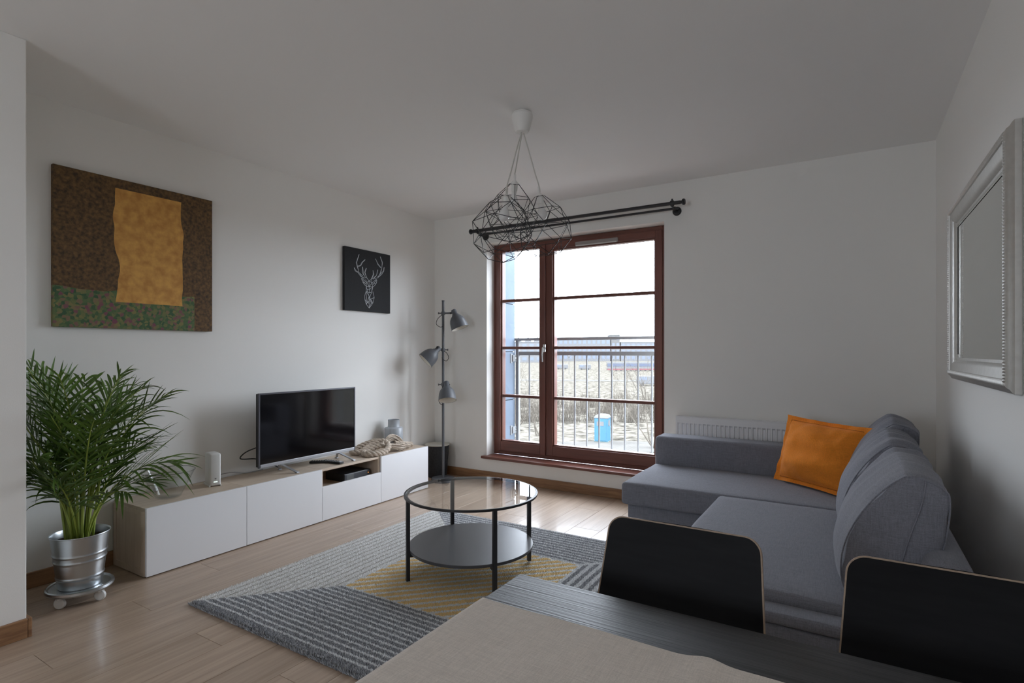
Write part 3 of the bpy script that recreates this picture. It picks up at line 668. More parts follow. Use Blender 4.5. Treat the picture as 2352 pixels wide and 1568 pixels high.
for r_, base in ((2, (gy+wy-Y0-.012)/.0345), (3, (gy+wy-iy2)/.0395)):
    s = (fr(base) < .25) & (gy > Y0+.03); m_ = (~inside) & (reg == r_); col[m_] = np.where(s[m_, None], WHT, GRY); ht[m_ & s] += .002
s = fr((gx+wx-ix2-.010)/.050) < .5; m_ = (~inside) & (reg == 1); col[m_] = np.where(s[m_, None], GRY, WHT)
m_ = (~inside) & (((reg == 3) & (nr > nt_-.05)) | ((reg == 1) & (nt_ > nr-.02))); col[m_] = WHT
s = fr((gx-gy+.7*wx+.595+.022)/.0785) < .58; dd = np.minimum(np.minimum(gx-ix1, ix2-gx), np.minimum(gy-iy1, iy2-gy)); s = s & (dd > .014)
col[inside] = np.where(s[inside, None], YEL, WHT); ht[inside & ~s] -= .002
amp = np.where((col[:, 0] < .35), .42, .12); col = col*(1+amp[:, None]*rng.uniform(-1, 1, (n, 1)))
fl = rng.random(n) < .14; col[fl & (col[:, 0] < .43)] = (.52, .525, .54)
ht = ht+rng.uniform(-.0016, .0016, n)
ex = np.clip((X0+.012-gx)/.012, 0, 1)*-1+np.clip((gx-X1+.012)/.012, 0, 1); ey = np.clip((Y0+.012-gy)/.012, 0, 1)*-1+np.clip((gy-Y1+.012)/.012, 0, 1)
lx = rng.uniform(-.0032, .0032, n)+ex*.009; ly = rng.uniform(-.0032, .0032, n)+ey*.009; ht = ht-.006*np.maximum(abs(ex), abs(ey))
bz = np.where((abs(ex) > 0) | (abs(ey) > 0), .002, .0125)
a0 = rng.uniform(0, 2*pi, n); V = np.zeros((n, 4, 3), np.float32); rb = .0034
for i in range(3):
    V[:, i, 0] = gx+rb*np.cos(a0+i*2*pi/3); V[:, i, 1] = gy+rb*np.sin(a0+i*2*pi/3); V[:, i, 2] = bz
V[:, 3, 0] = gx+lx; V[:, 3, 1] = gy+ly; V[:, 3, 2] = ht
V[:, :, 0] -= 1.9; V[:, :, 1] -= 2.45
idx = (np.arange(n)*4)[:, None, None]+np.array([[0, 1, 3], [1, 2, 3], [2, 0, 3]])[None]
me = bpy.data.meshes.new('pile'); me.vertices.add(n*4); me.vertices.foreach_set('co', V.ravel()); me.loops.add(n*9); me.loops.foreach_set('vertex_index', idx.ravel().astype(np.int32))
me.polygons.add(n*3); me.polygons.foreach_set('loop_start', (np.arange(n*3)*3).astype(np.int32)); me.polygons.foreach_set('loop_total', np.full(n*3, 3, np.int32)); me.update()
ca = me.color_attributes.new('yarn', 'FLOAT_COLOR', 'POINT'); cc = np.ones((n, 4, 4), np.float32); cc[:, :, :3] = np.clip(col, 0, 1)[:, None, :]; ca.data.foreach_set('color', cc.ravel())
pm_ = bpy.data.materials.new('rug_yarn'); pm_.use_nodes = True; N = pm_.node_tree.nodes; at = N.new('ShaderNodeAttribute'); at.attribute_name = 'yarn'
pm_.node_tree.links.new(at.outputs['Color'], N['Principled BSDF'].inputs['Base Color']); N['Principled BSDF'].inputs['Roughness'].default_value = .95; N['Principled BSDF'].inputs['Specular IOR Level'].default_value = .1
me.materials.append(pm_); o = bpy.data.objects.new('pile', me); C.objects.link(o); o.parent = rug; o['kind'] = 'stuff'

# ------------------------------------------------------------------ coffee table
TXc, TYc, TZ = 1.905, 2.535, .024
ct = thing('coffee_table', 'round black steel coffee table with glass top and lower shelf', 'coffee table', (TXc, TYc, TZ))
GZ = TZ+.442
bm = nb(); lathe(bm, [(.354, -.007), (.374, -.007), (.376, -.006), (.376, .005), (.374, .006), (.3665, .006), (.3655, .0005), (.354, .0005)], 96, Matrix.Translation((TXc, TYc, GZ)))
bmesh.ops.remove_doubles(bm, verts=bm.verts, dist=1e-6); fin('top_ring', bm, BLACKM, ct)
bm = nb(); lathe(bm, [(0, .001), (.365, .001), (.365, .0068), (0, .0068)], 96, Matrix.Translation((TXc, TYc, GZ))); fin('glass_top', bm, CLEAR, ct, sm=30)
bm = nb(); lathe(bm, [(0, 0), (.348, 0), (.35, .002), (.35, .014), (.348, .016), (0, .016)], 96, Matrix.Translation((TXc, TYc, TZ+.145))); fin('shelf', bm, mk('shelf_foil', (.060, .060, .064), .33, bump=.04, bscale=400), ct)
legp = [(1.717, 2.266), (2.138, 2.50), (1.879, 3.10), (1.39, 2.83)]
angs = [math.atan2(2.266-TYc, 1.717-TXc)+k*pi/2 for k in range(4)]
for a in angs:
    x, y = TXc+.362*cos(a), TYc+.362*sin(a); M = Matrix.Translation((x, y, 0)) @ Matrix.Rotation(a, 4, 'Z')
    bm = nb(); box(bm, -.010, .010, -.011, .011, TZ+.0005, GZ-.0072, bev=.0015, M=M); lg = fin('leg', bm, BLACKM, ct)
    bm = nb(); box(bm, -.042, -.0107, -.010, .010, TZ+.128, TZ+.1445, bev=.001, M=M); fin('shelf_bracket', bm, BLACKM, lg)

# ------------------------------------------------------------------ sofa
so = thing('corner_sofa', 'charcoal grey fabric corner sofa with chaise along the window wall', 'sofa', (3.4, 3.2, 0))
def soft(name, mt, root, x0, x1, y0, y1, z0, z1, r, dome=0, seg=4, cuts=14, nz=.0):
    b = bmesh.new(); bmesh.ops.create_cube(b, size=1)
    for v in b.verts: v.co = Vector(((x0+x1)/2+v.co.x*(x1-x0), (y0+y1)/2+v.co.y*(y1-y0), (z0+z1)/2+v.co.z*(z1-z0)))
    bmesh.ops.bevel(b, geom=b.edges[:], offset=r, segments=seg, profile=.5, affect='EDGES')
    big = [e for e in b.edges if e.calc_length() > .12]
    bmesh.ops.subdivide_edges(b, edges=big, cuts=cuts, use_grid_fill=True)
    for v in b.verts:
        u = (v.co.x-x0)/(x1-x0); w_ = (v.co.y-y0)/(y1-y0); t = (v.co.z-z0)/(z1-z0)
        if dome and t > .5: v.co.z += dome*(max(0, 16*u*(1-u)*w_*(1-w_)))**.5*(t-.5)*2
        if nz: v.co += Vector((noise.noise(v.co*5), noise.noise(v.co*5+Vector((9, 0, 0))), noise.noise(v.co*6+Vector((0, 9, 0)))))*nz
    return fin(name, b, mt, root, sm=50)
soft('chaise_base', SOFA, so, 2.525, 4.02, 3.375, 4.235, .035, .297, .012)
soft('chaise_seat', SOFA, so, 2.495, 3.88, 3.335, 4.032, .299, .438, .022, dome=.006, nz=.003)
soft('chaise_arm', SOFA, so, 2.495, 4.03, 4.034, 4.24, .299, .640, .028, nz=.002)
soft('seat_base', SOFA, so, 3.10, 3.86, 1.975, 3.372, .035, .375, .014)
soft('seat_edge', SOFA, so, 3.085, 3.87, 1.965, 2.062, .377, .415, .014)
soft('seat_cushion', SOFA, so, 3.085, 3.885, 2.065, 3.325, .377, .442, .028, dome=.004, nz=.003)
bm = nb(); prof = [(3.89, .035), (3.875, .45), (3.93, .64), (3.955, .662), (4.02, .660), (4.04, .63), (4.04, .035)]
rows = []
ys = [1.965, 1.975]+[1.975+(4.025-1.975)*i/12 for i in range(1, 12)]+[4.022, 4.031]
cx_, cz_ = 3.96, .35
for i, y in enumerate(ys):
    k = .975 if i in (0, len(ys)-1) else 1
    rows.append([bm.verts.new((cx_+(x-cx_)*k, y, cz_+(z-cz_)*k)) for x, z in prof])
grid_faces(bm, rows, True); bm.faces.new(rows[0]); bm.faces.new(rows[-1][::-1])
bmesh.ops.recalc_face_normals(bm, faces=bm.faces[:]); 
fin('backrest', bm, SOFA, so, sm=60)
for (x, y) in ((2.56, 3.47), (2.56, 4.19), (3.14, 2.02), (3.98, 2.02), (3.98, 4.19)):
    bm = nb(); lathe(bm, [(0, .0005), (.022, .0005), (.025, .0345), (0, .0345)], 16, Matrix.Translation((x, y, 0))); fin('foot', bm, BLACKM, so)
# loose back cushions, lofted from their cross-section in x/z
sec0 = crom([Vector((x, z, 0)) for x, z in ((3.765, .4495), (3.722, .475), (3.706, .55), (3.722, .65), (3.768, .75), (3.826, .828), (3.872, .870), (3.897, .880), (3.945, .870), (3.985, .848), (3.998, .815), (3.990, .71), (3.965, .60), (3.938, .50), (3.905, .456), (3.84, .4485))], 4, True)
def mkcush(y0, y1, label, dx=0, dz=0, seed=1, ang=0):
    global sec0
    keep = sec0; sec0 = [Vector((p[0], p[1], 0)) for p in sec0]
    c0 = sum(sec0, Vector((0, 0, 0)))/len(sec0); m = len(sec0); NS = 40; bm = nb(); rows = []; sx = Vector((seed*3.1, seed, 0))
    def pt(q, s, k):
        e = abs(s); d = (q-c0)*k; y = y0+(y1-y0)*(s+1)/2; top = max(0, (q.y-.72)/.16); fro = max(0, (3.87-q.x)/.16)*(1 if q.y > .47 else .2)
        p = Vector((c0.x+d.x+dx-.022*fro*(1-e**2.5), y, c0.y+d.y+dz)); p.z += .010*top*(1-e**4)-.016*top*(1-abs(e-.75)/.25 if e > .5 else 0)*.5
        nn = Vector((d.x, 0, d.y)); nn = nn.normalized() if nn.length > 1e-6 else Vector((0, 0, 0))
        cr_ = noise.noise(Vector((q.x*3, y*19, q.y*4))+sx)*.019*min(1.2, top+.12)+noise.noise(Vector((q.x*10, y*7, q.y*10))+sx*2)*.006-abs(noise.noise(Vector((q.x*11, y*4, q.y*11))+sx))*.014*e**3
        p += nn*cr_; p.z = max(p.z, .4465) if p.x < 3.87 else p.z
        return p
    for i in range(NS+1):
        s = -cos(pi*i/NS); e = abs(s); k = 1-.012*e**2-.020*max(0, (e-.94)/.06)**2
        rows.append([bm.verts.new(pt(q, s, k)) for q in sec0])
    grid_faces(bm, rows, True)
    for side, base in ((-1, rows[0]), (1, rows[-1])):           # puffed end gusset
        prev = base; 
        for k, out in ((.93, .004), (.80, .009), (.55, .014), (.28, .016)):
            cur = []
            for q in sec0:
                p = pt(q, side, .968*k); p.y += side*(out+.008*noise.noise(Vector((q.x*9*k, q.y*9*k, seed)))); cur.append(bm.verts.new(p))
            for j in range(m): bm.faces.new((prev[j], prev[(j+1) % m], cur[(j+1) % m], cur[j]))
            prev = cur
        cv = bm.verts.new(pt(c0, side, 0)+Vector((0, side*.017, 0)))
        for j in range(m): bm.faces.new((prev[j], prev[(j+1) % m], cv))
    sec0 = keep
    root = thing('back_cushion', label, 'cushion', (3.83, (y0+y1)/2, .445), 'loose back cushions of the sofa')
    c = fin('cover', bm, SOFA, root, sm=75)
    bm = nb()                                                  # seam round the near end
    ring = [p for p in crom([Vector((q.x, q.y, 0)) for q in [Vector((p[0], p[1], 0)) for p in keep][::3]], 3, True)]
    c1 = sum(ring, Vector((0, 0, 0)))/len(ring)
    tube(bm, [Vector((c1.x+(q.x-c1.x)*.972+dx, y0+.0005, max(.450, c1.y+(q.y-c1.y)*.972+dz))) for q in ring], .0026, 6, closed=True)
    tube(bm, crom([(3.935+dx, y0-.003, .868+dz), (3.925+dx, y0-.013, .80+dz), (3.885+dx, y0-.019, .66+dz), (3.855+dx, y0-.014, .52+dz), (3.84+dx, y0-.004, .456+dz)], 5), .0022, 6); fin('seam_piping', bm, SOFA, c)
mkcush(2.105, 2.700, 'grey back cushion at the near end of the sofa, closest to the chairs', 0, 0, 1)
mkcush(2.765, 3.345, 'grey back cushion in the middle of the three on the sofa', -.004, .004, 2)
mkcush(3.420, 3.985, 'grey back cushion in the far sofa corner behind the orange pillow', .035, .018, 5)
# orange pillow
BL, BR, TL, TR = Vector((3.315, 3.90, .447)), Vector((3.72, 3.57, .447)), Vector((3.39, 3.995, .855)), Vector((3.842, 3.655, .838))
op = thing('orange_pillow', 'orange linen pillow with flanged edge leaning in the sofa corner', 'pillow', (3.5, 3.75, .44))
nrm = (BR-BL).cross(TL-BL).normalized(); 
if nrm.y > 0: nrm = -nrm
bm = nb(); NU, NV = 40, 32; rows = [[], []]
def pil(u, v, side):
    p = BL.lerp(BR, u).lerp(TL.lerp(TR, u), v); cu, cv = 2*u-1, 2*v-1; inn = .87
    a, b = min(1, abs(cu)/inn), min(1, abs(cv)/inn)
    th = .095*((1-a**2.4)*(1-b**2.4))**.6
    pin = .020*(abs(cv)**2*(1-cu*cu)+0); ctr = BL.lerp(TR, .5)
    p = p+(ctr-p)*(.07*(abs(cu)**4*(1-cv*cv)*.6+abs(cv)**4*(1-cu*cu)*.6))
    wr = .016*noise.noise(Vector((u*3.5, v*5, 1)))*th/.06-.012*abs(noise.noise(Vector((u*4-v*3, v*4+u*5, 6))))*min(1, th/.04)+.020*noise.noise(Vector((u*7+v*4, v*12-u*5, 3)))*min(1, th/.03)*(abs(cu)**2+abs(cv)**2)*.6
    fl = .016*noise.noise(Vector((u*7, v*7, 9)))*(1 if th < .004 else 0)
    q = p+nrm*(side*(th+wr+.0018)+fl)
    if v < .12: q.z = max(q.z, .4465)
    return q
for side in (1, -1):
    g = [[bm.verts.new(pil(i/NU, j/NV, side)) for i in range(NU+1)] for j in range(NV+1)]
    grid_faces(bm, g); rows[0 if side == 1 else 1] = g
A_, D_ = rows
for i in range(NU):
    for j in (0, NV): bm.faces.new((A_[j][i], A_[j][i+1], D_[j][i+1], D_[j][i]))
for j in range(NV):
    for i in (0, NU): bm.faces.new((A_[j][i], A_[j+1][i], D_[j+1][i], D_[j][i]))
cov = fin('cover', bm, ORANGE, op, sm=80)
bm = nb(); e_ = .065
loop = [pil(u, v, 1)+nrm*.002 for u, v in [(e_+(1-2*e_)*i/20, e_) for i in range(20)]+[(1-e_, e_+(1-2*e_)*i/16) for i in range(16)]+[(1-e_-(1-2*e_)*i/20, 1-e_) for i in range(20)]+[(e_, 1-e_-(1-2*e_)*i/16) for i in range(16)]]
tube(bm, loop, .0018, 6, closed=True); fin('flange_stitching', bm, mk('orange_thread', (.36, .08, .008), .9), cov)

# ------------------------------------------------------------------ radiator
rd = thing('radiator', 'white panel radiator with vertical flutes behind the sofa', 'radiator', (3.1, 4.45, .15))
RX0, RX1, RZ0, RZ1, RY = 2.55, 3.75, .16, .752, 4.412
bm = nb(); nfl = 36; pit = (RX1-RX0-.03)/nfl; prof = [(RX0+.004, 0)]
rows = []
zs = [(RZ0+.01, 0), (RZ0+.05, 0), (RZ0+.062, 1), (RZ1-.062, 1), (RZ1-.050, 0), (RZ1-.006, 0)]
xs = []
for k in range(nfl):
    a = RX0+.015+k*pit; xs += [(a, 0), (a+pit*.14, 1), (a+pit*.58, 1), (a+pit*.72, 0)]
xs = [(RX0+.003, 0)]+xs+[(RX1-.003, 0)]
for z, q in zs: rows.append([bm.verts.new((x, RY+.011*(q*d), z)) for x, d in xs])
grid_faces(bm, rows); fin('front_panel', bm, RADM, rd, sm=30)
B('side_cover', RADM, rd, RX0, RX0+.003, RY, 4.49, RZ0, RZ1, bev=.001); B('side_cover', RADM, rd, RX1-.003, RX1, RY, 4.49, RZ0, RZ1, bev=.001)
B('rear_panel', RADM, rd, RX0+.01, RX1-.01, 4.478, 4.488, RZ0+.01, RZ1-.012, bev=.002)
bm = nb(); box(bm, RX0, RX1, RY-.001, RY+.012, RZ1-.006, RZ1+.001, bev=.002); box(bm, RX0, RX1, 4.478, 4.49, RZ1-.006, RZ1+.001, bev=.002)
nsl = 96
for k in range(nsl):
    a = RX0+.01+k*(RX1-RX0-.02)/nsl; box(bm, a, a+.0055, RY+.012, 4.478, RZ1-.005, RZ1-.001)
box(bm, RX0, RX1, RY+.030, RY+.037, RZ1-.005, RZ1)
fin('top_grille', bm, RADM, rd)

# ------------------------------------------------------------------ mirror on the right wall
mi = thing('wall_mirror', 'large mirror with ribbed silver frame on the right wall', 'mirror', (XR, 3.01, 1.125))
my0, my1, mz0, mz1 = 2.365, 3.665, 1.125, 2.015
prof = [(0, .001), (0, .020), (.006, .026), (.014, .030), (.020, .038), (.034, .044), (.044, .040), (.046, .034), (.080, .030), (.092, .022), (.097, .012), (.110, .011)]
def corner(y, z, d): return (y+(d if y < 3 else -d), z+(d if z < 1.5 else -d))
cs_ = [(my0, mz0), (my1, mz0), (my1, mz1), (my0, mz1)]
for k in range(4):
    a, b = cs_[k], cs_[(k+1) % 4]; bm = nb(); r1, r2 = [], []
    for d, hgt in prof:
        y, z = corner(*a, d); r1.append(bm.verts.new((XR-hgt, y, z))); y, z = corner(*b, d); r2.append(bm.verts.new((XR-hgt, y, z)))
    grid_faces(bm, [r1, r2]); fs = fin('frame_side', bm, SILVER, mi, sm=30)
    bm = nb(); p0 = Vector((XR, *corner(*a, .034))); p1 = Vector((XR, *corner(*b, .034))); d = (p1-p0); Ld = d.length; d.normalize(); nb_ = int(Ld/.0105); inw = Vector((0, -d.z, d.y))
    mid = Vector((0, 3.015, 1.57))
    if inw.dot(mid-Vector((0, p0.y, p0.z))) < 0: inw = -inw
    for q in range(nb_):
        c_ = p0+d*(Ld*(q+.5)/nb_); pts = []
        for t in range(4):
            an = -1.0+2.0*t/3; pts.append(c_+inw*(.011*sin(an))+Vector((-.030-.013*cos(an), 0, 0)))
        tube(bm, pts, .0036, 5)
    fin('beading', bm, SILVER, fs)
B('mirror_glass', MIRR, mi, XR-.012, XR-.008, my0+.109, my1-.109, mz0+.109, mz1-.109, sm=0)
bm = nb(); q = [(my0+.109, mz0+.109), (my1-.109, mz0+.109), (my1-.109, mz1-.109), (my0+.109, mz1-.109)]; q2 = [(a+(.016 if a < 3 else -.016), b+(.016 if b < 1.5 else -.016)) for a, b in q]
v1 = [bm.verts.new((XR-.0122, *a)) for a in q]; v2 = [bm.verts.new((XR-.0138, *a)) for a in q2]
for i in range(4): bm.faces.new((v1[i], v1[(i+1) % 4], v2[(i+1) % 4], v2[i]))
fin('bevelled_edge', bm, MIRR, mi, sm=0)
B('backing', BLACKM, mi, XR-.0075, XR-.0005, my0+.008, my1-.004, mz0+.004, mz1-.004)

# ------------------------------------------------------------------ dining table, runner, chairs
DX0, DX1, DY0, DY1, DZ = 3.075, 4.2, .375, 1.115, .74
dt = thing('dining_table', 'black-brown wooden dining table in the foreground', 'table', (3.63, .75, 0))
B('tabletop', TABLEM, dt, DX0, DX1, DY0, DY1, DZ-.035, DZ, bev=.002)
for x in (DX0+.005, DX1-.065):
    for y in (DY0+.005, DY1-.065): B('leg', TABLEM, dt, x, x+.06, y, y+.06, .001, DZ-.0355, bev=.002)
B('apron', TABLEM, dt, DX0+.066, DX1-.066, DY1-.05, DY1-.03, DZ-.095, DZ-.036); B('apron', TABLEM, dt, DX0+.066, DX1-.066, DY0+.03, DY0+.05, DZ-.095, DZ-.036)
bm = nb(); NX, NY = 150, 46; RY0, RY1 = .47, .957; rows = []
Lh = .17
def runp(s, t, lift):
    y = RY0+(RY1-RY0)*t; tot = Lh+(DX1-DX0); s_ = s*tot
    wv = .0035*noise.noise(Vector((s_*5, y*3, 2)))+.002*noise.noise(Vector((s_*16, y*5, 5)))
    if s_ < Lh:
        p = Vector((DX0-.0042-.006*(1-s_/Lh)-abs(wv), y+.006*sin(s_*20), DZ-(Lh-s_)+.002))
    else:
        x = DX0+(s_-Lh); f = t**6
        bumpw = .006*math.exp(-((x-3.535)/.028)**2)*max(0, (t-.6)/.4)**1.5
        p = Vector((x, y+.0015*f*sin(x*19+1)+.004*f*math.exp(-((x-3.535)/.03)**2), DZ+.0022+abs(wv)*.6+bumpw+.0015*noise.noise(Vector((x*2.5, y*1.2, 8)))**2))
    return p+Vector((0, 0, lift)) if s_ >= Lh else p+Vector((-lift, 0, 0))
for side in (.0012, -.0006):
    rows.append([[bm.verts.new(runp(i/NX, j/NY, side)) for i in range(NX+1)] for j in range(NY+1)])
for g in rows: grid_faces(bm, g)
A_, D_ = rows
for i in range(NX):
    for j in (0, NY): bm.faces.new((A_[j][i], A_[j][i+1], D_[j][i+1], D_[j][i]))
for j in range(NY):
    for i in (0, NX): bm.faces.new((A_[j][i], A_[j+1][i], D_[j+1][i], D_[j][i]))
tag(fin('table_runner', bm, RUNNERM, None, sm=80, loc=(3.63, .71, DZ)), 'taupe cotton runner spread over the dining table', 'table runner')
def chair(cx, label):
    ch = thing('dining_chair', label, 'chair', (cx, 1.12, 0), 'dining chairs')
    spine = crom([(.86, .448), (.89, .462), (1.00, .455), (1.13, .446), (1.20, .452), (1.25, .485), (1.285, .56), (1.315, .66), (1.345, .76), (1.367, .838)], 5)
    spine = [(p[0], p[1]) for p in [Vector((a[0], a[1], 0)) for a in spine]]; m = len(spine); NS = 20; rows = [[], []]; bm = nb(); per = {}
    L = [0]
    for i in range(1, m): L.append(L[-1]+sqrt((spine[i][0]-spine[i-1][0])**2+(spine[i][1]-spine[i-1][1])**2))
    def half(i):
        t = L[i]/L[-1]; hw = .195+.012*sin(pi*min(1, t*1.4)) if t < .5 else .2-.024*(t-.5)/.5
        de = L[-1]-L[i]; R = .032
        if de < R: hw -= R-sqrt(max(0, R*R-(R-de)**2))
        if L[i] < R: hw -= R-sqrt(max(0, R*R-(R-L[i])**2))
        return hw
    extra = []
    # finer rows at both ends for the rounded corners
    def sp(t):
        x = t*L[-1]; i = max(q for q in range(m) if L[q] <= x+1e-9); i = min(i, m-2); f = (x-L[i])/(L[i+1]-L[i]); a, b = spine[i], spine[i+1]
        return (a[0]+(b[0]-a[0])*f, a[1]+(b[1]-a[1])*f), (b[0]-a[0], b[1]-a[1])
    ts = sorted(set([i/44 for i in range(45)]+[.036*(1-cos(pi/2*q/8)) for q in range(9)]+[1-.036*(1-cos(pi/2*q/8)) for q in range(9)]))
    edge = [[], []]; tops = [[], []]
    for t in ts:
        (y, z), (ty, tz) = sp(t); l = sqrt(ty*ty+tz*tz); ny, nz = -tz/l, ty/l
        hw = .195+.010*sin(pi*min(1, t*1.5)) if t < .6 else .201-.022*(t-.6)/.4
        R = .034; de = (1-t)*L[-1]; ds = t*L[-1]
        if de < R: hw -= R-sqrt(max(0, R*R-(R-de)**2))
        if ds < R: hw -= R-sqrt(max(0, R*R-(R-ds)**2))
        back = max(0, (t-.55)/.45)
        for sd, rw in ((.0055, 0), (-.0055, 1)):
            row = []
            for k in range(NS+1):
                x = -hw+2*hw*k/NS; cv = .016*back*(x/.2)**2
                row.append(bm.verts.new((cx+x, y+ny*sd-cv, z+nz*sd)))
            rows[rw].append(row)
        edge[0].append(Vector((cx-hw, y-.016*back*(hw/.2)**2, z))); edge[1].append(Vector((cx+hw, y-.016*back*(hw/.2)**2, z)))
    for g in rows: grid_faces(bm, g)
    fin('seat_shell', bm, CHAIRM, ch, sm=60)
    e0 = [rows] ; bm = nb()
    loop = edge[0]+edge[1][::-1]
    # flat beige ply edge all round
    ring = []
    k = len(loop); c_ = None
    def nrm_at(i):
        q = i if i < len(ts) else 2*len(ts)-1-i; (y, z), (ty, tz) = sp(ts[q]); l = sqrt(ty*ty+tz*tz); return Vector((0, -tz/l, ty/l))
    j_ = len(ts)//2; tt_ = (loop[j_+1]-loop[j_-1]).normalized(); flip = 1 if tt_.cross(nrm_at(j_)).x*(loop[j_].x-cx) > 0 else -1
    for i, p in enumerate(loop):
        a, b = loop[i-1], loop[(i+1) % k]; t = (b-a).normalized(); nn = nrm_at(i); out = t.cross(nn).normalized()
        out = out*flip
        ring.append([bm.verts.new(p+nn*.0056+out*.0012), bm.verts.new(p-nn*.0056+out*.0012), bm.verts.new(p-nn*.0056-out*.002), bm.verts.new(p+nn*.0056-out*.002)])
    for i in range(k):
        a, b = ring[i], ring[(i+1) % k]
        for q in range(4): bm.faces.new((a[q], a[(q+1) % 4], b[(q+1) % 4], b[q]))
    fin('plywood_edge', bm, PLYE, ch, sm=40)
    for sx in (-1, 1):
        bm = nb(); tube(bm, [(cx+sx*.15, 1.17, .440), (cx+sx*.17, 1.22, .40), (cx+sx*.185, 1.27, .006)], .011, 12); fin('leg', bm, BLACKM, ch)
        bm = nb(); tube(bm, [(cx+sx*.15, .95, .443), (cx+sx*.17, .92, .40), (cx+sx*.185, .88, .006)], .011, 12); fin('leg', bm, BLACKM, ch)
    bm = nb(); 
    for yy in (.96, 1.16): rod(bm, (cx-.15, yy, .437), (cx+.15, yy, .437), .008)
    fin('seat_frame', bm, BLACKM, ch)
chair(3.388, 'black plywood dining chair at the table, in front of the sofa seat')
chair(3.913, 'black plywood dining chair closest to the right wall')

# ------------------------------------------------------------------ outside: railing, facade, grounds
rl = thing('balcony_railing', 'grey steel railing with upright bars outside the window', 'railing', (1.6, 5.08, .1))
RYY = 5.085
B('top_rail', RAIL, rl, .64, 2.62, RYY-.03, RYY+.03, 1.383, 1.412, bev=.003); B('middle_rail', RAIL, rl, .69, 2.62, RYY-.015, RYY+.015, 1.228, 1.268, bev=.003); B('bottom_rail', RAIL, rl, .69, 2.62, RYY-.015, RYY+.015, .12, .15, bev=.003)
for x in (.665, 2.59):
    B('post', RAIL, rl, x, x+.035, RYY-.025, RYY+.012, .10, 1.383, bev=.002)
x = .822
while x < 2.55:
    bm = nb(); rod(bm, (x, RYY, .151), (x, RYY, 1.227), .0085, 10); fin('baluster', bm, RAIL, rl); x += .1325
for z in (1.195, .43):
    bk = B('bracket', RAIL, rl, .6552, .675, RYY-.09, RYY-.026, z-.035, z+.035, bev=.002)
    bm = nb(); lathe(bm, [(0, 0), (.010, 0), (.010, .006), (0, .008)], 12, Matrix.Translation((.6755, RYY-.045, z)) @ Matrix.Rotation(pi/2, 4, 'Y')); fin('bolt', bm, CHROME, bk)
    B('wall_plate', RAIL, rl, .6553, .661, RYY-.12, RYY-.08, z-.05, z+.05, bev=.001)
fc = bpy.data.objects.new('wall_facade', None); C.objects.link(fc); fc.location = (.4, 4.9, 0); fc['kind'] = 'structure'
B('facade_core', JOINT, fc, .2, .640, YO+.002, 5.05, -1, 3.2)
zs = [-1, .245, .755, 1.265, 1.772, 2.28, 3.2]
for a, b in zip(zs, zs[1:]): B('facade_panel', FACADE, fc, .2, .655, YO+.002, 5.06, a+.004, b-.004, bev=.002)
bm = nb(); box(bm, .66, 2.6, 4.73, 5.0, .16, .205); struct(fin('window_ledge', bm, mk('zinc_ledge', (.45, .46, .47), .5)))
GZ0 = -6.5
def G(u, v): return un(u, v, 'z', GZ0)
def groundmat():
    m = mk('dry_ground', (0.0800, 0.0731, 0.0610), 1, var=.75, vscale=1.3, spec=0, bump=.0); return m
bm = nb(); box(bm, -700, 700, 6, 900, GZ0-1, GZ0); struct(fin('ground', bm, groundmat()))
PATHM = mk('pale_dirt', (0.0825, 0.0788, 0.0725), 1, spec=0, var=.15, vscale=.6)
def strip(name, pts, wd, z, mt):
    bm = nb(); ps = crom(pts, 6); rows = []
    for i, p in enumerate(ps):
        t = (ps[min(len(ps)-1, i+1)]-ps[max(0, i-1)]).normalized(); s = Vector((-t.y, t.x, 0)); q = wd*(1+.25*noise.noise(p*.2))
        rows.append([bm.verts.new(p+s*q+Vector((0, 0, z))), bm.verts.new(p-s*q+Vector((0, 0, z)))])
    grid_faces(bm, rows); return struct(fin(name, bm, mt))
strip('dirt_track', [G(1100, 1026), G(1250, 1026), G(1400, 1026), G(1620, 1026)], 2.4, .03, PATHM)
strip('far_road', [G(1000, 872), G(1260, 873), G(1420, 874), G(1700, 874)], 3.5, .04, PATHM)
# portable toilet
tp = G(1384, 1013); ptl = thing('portable_toilet', 'blue portable toilet with white roof on the dirt outside', 'portable toilet', tp)
BLUE = mk('toilet_blue', (0.0462, 0.1077, 0.1590), .6, spec=0); WHT_ = mk('toilet_white', (0.1073, 0.1073, 0.1073), .6, spec=0)
M = Matrix.Translation(tp) @ Matrix.Rotation(radians(8), 4, 'Z')
bm = nb(); box(bm, -.58, .58, -.58, .58, .06, 2.05, bev=.05, M=M); fin('cabin', bm, BLUE, ptl)
bm = nb(); box(bm, -.62, .62, -.62, .62, 0, .08, bev=.02, M=M); fin('base', bm, mk('toilet_base', (0.0288, 0.0576, 0.0576), .7), ptl)
bm = nb(); lathe(bm, [(.86, 2.05), (.86, 2.10), (.70, 2.30), (.30, 2.40), (0, 2.41)], 4, M @ Matrix.Rotation(pi/4, 4, 'Z')); fin('roof', bm, WHT_, ptl)
dr = nb(); box(dr, -.46, .46, -.60, -.575, .14, 1.95, bev=.01, M=M); dd_ = fin('door', dr, BLUE, ptl)
bm = nb(); box(bm, -.36, .26, -.615, -.60, 1.40, 1.78, M=M); fin('door_sign', bm, WHT_, dd_)
bm = nb(); lathe(bm, [(0, 0), (.30, 0), (.30, .02), (0, .02)], 24, M @ Matrix.Translation((.575, -.05, 1.62)) @ Matrix.Rotation(pi/2, 4, 'Y')); fin('round_sign', bm, WHT_, ptl)
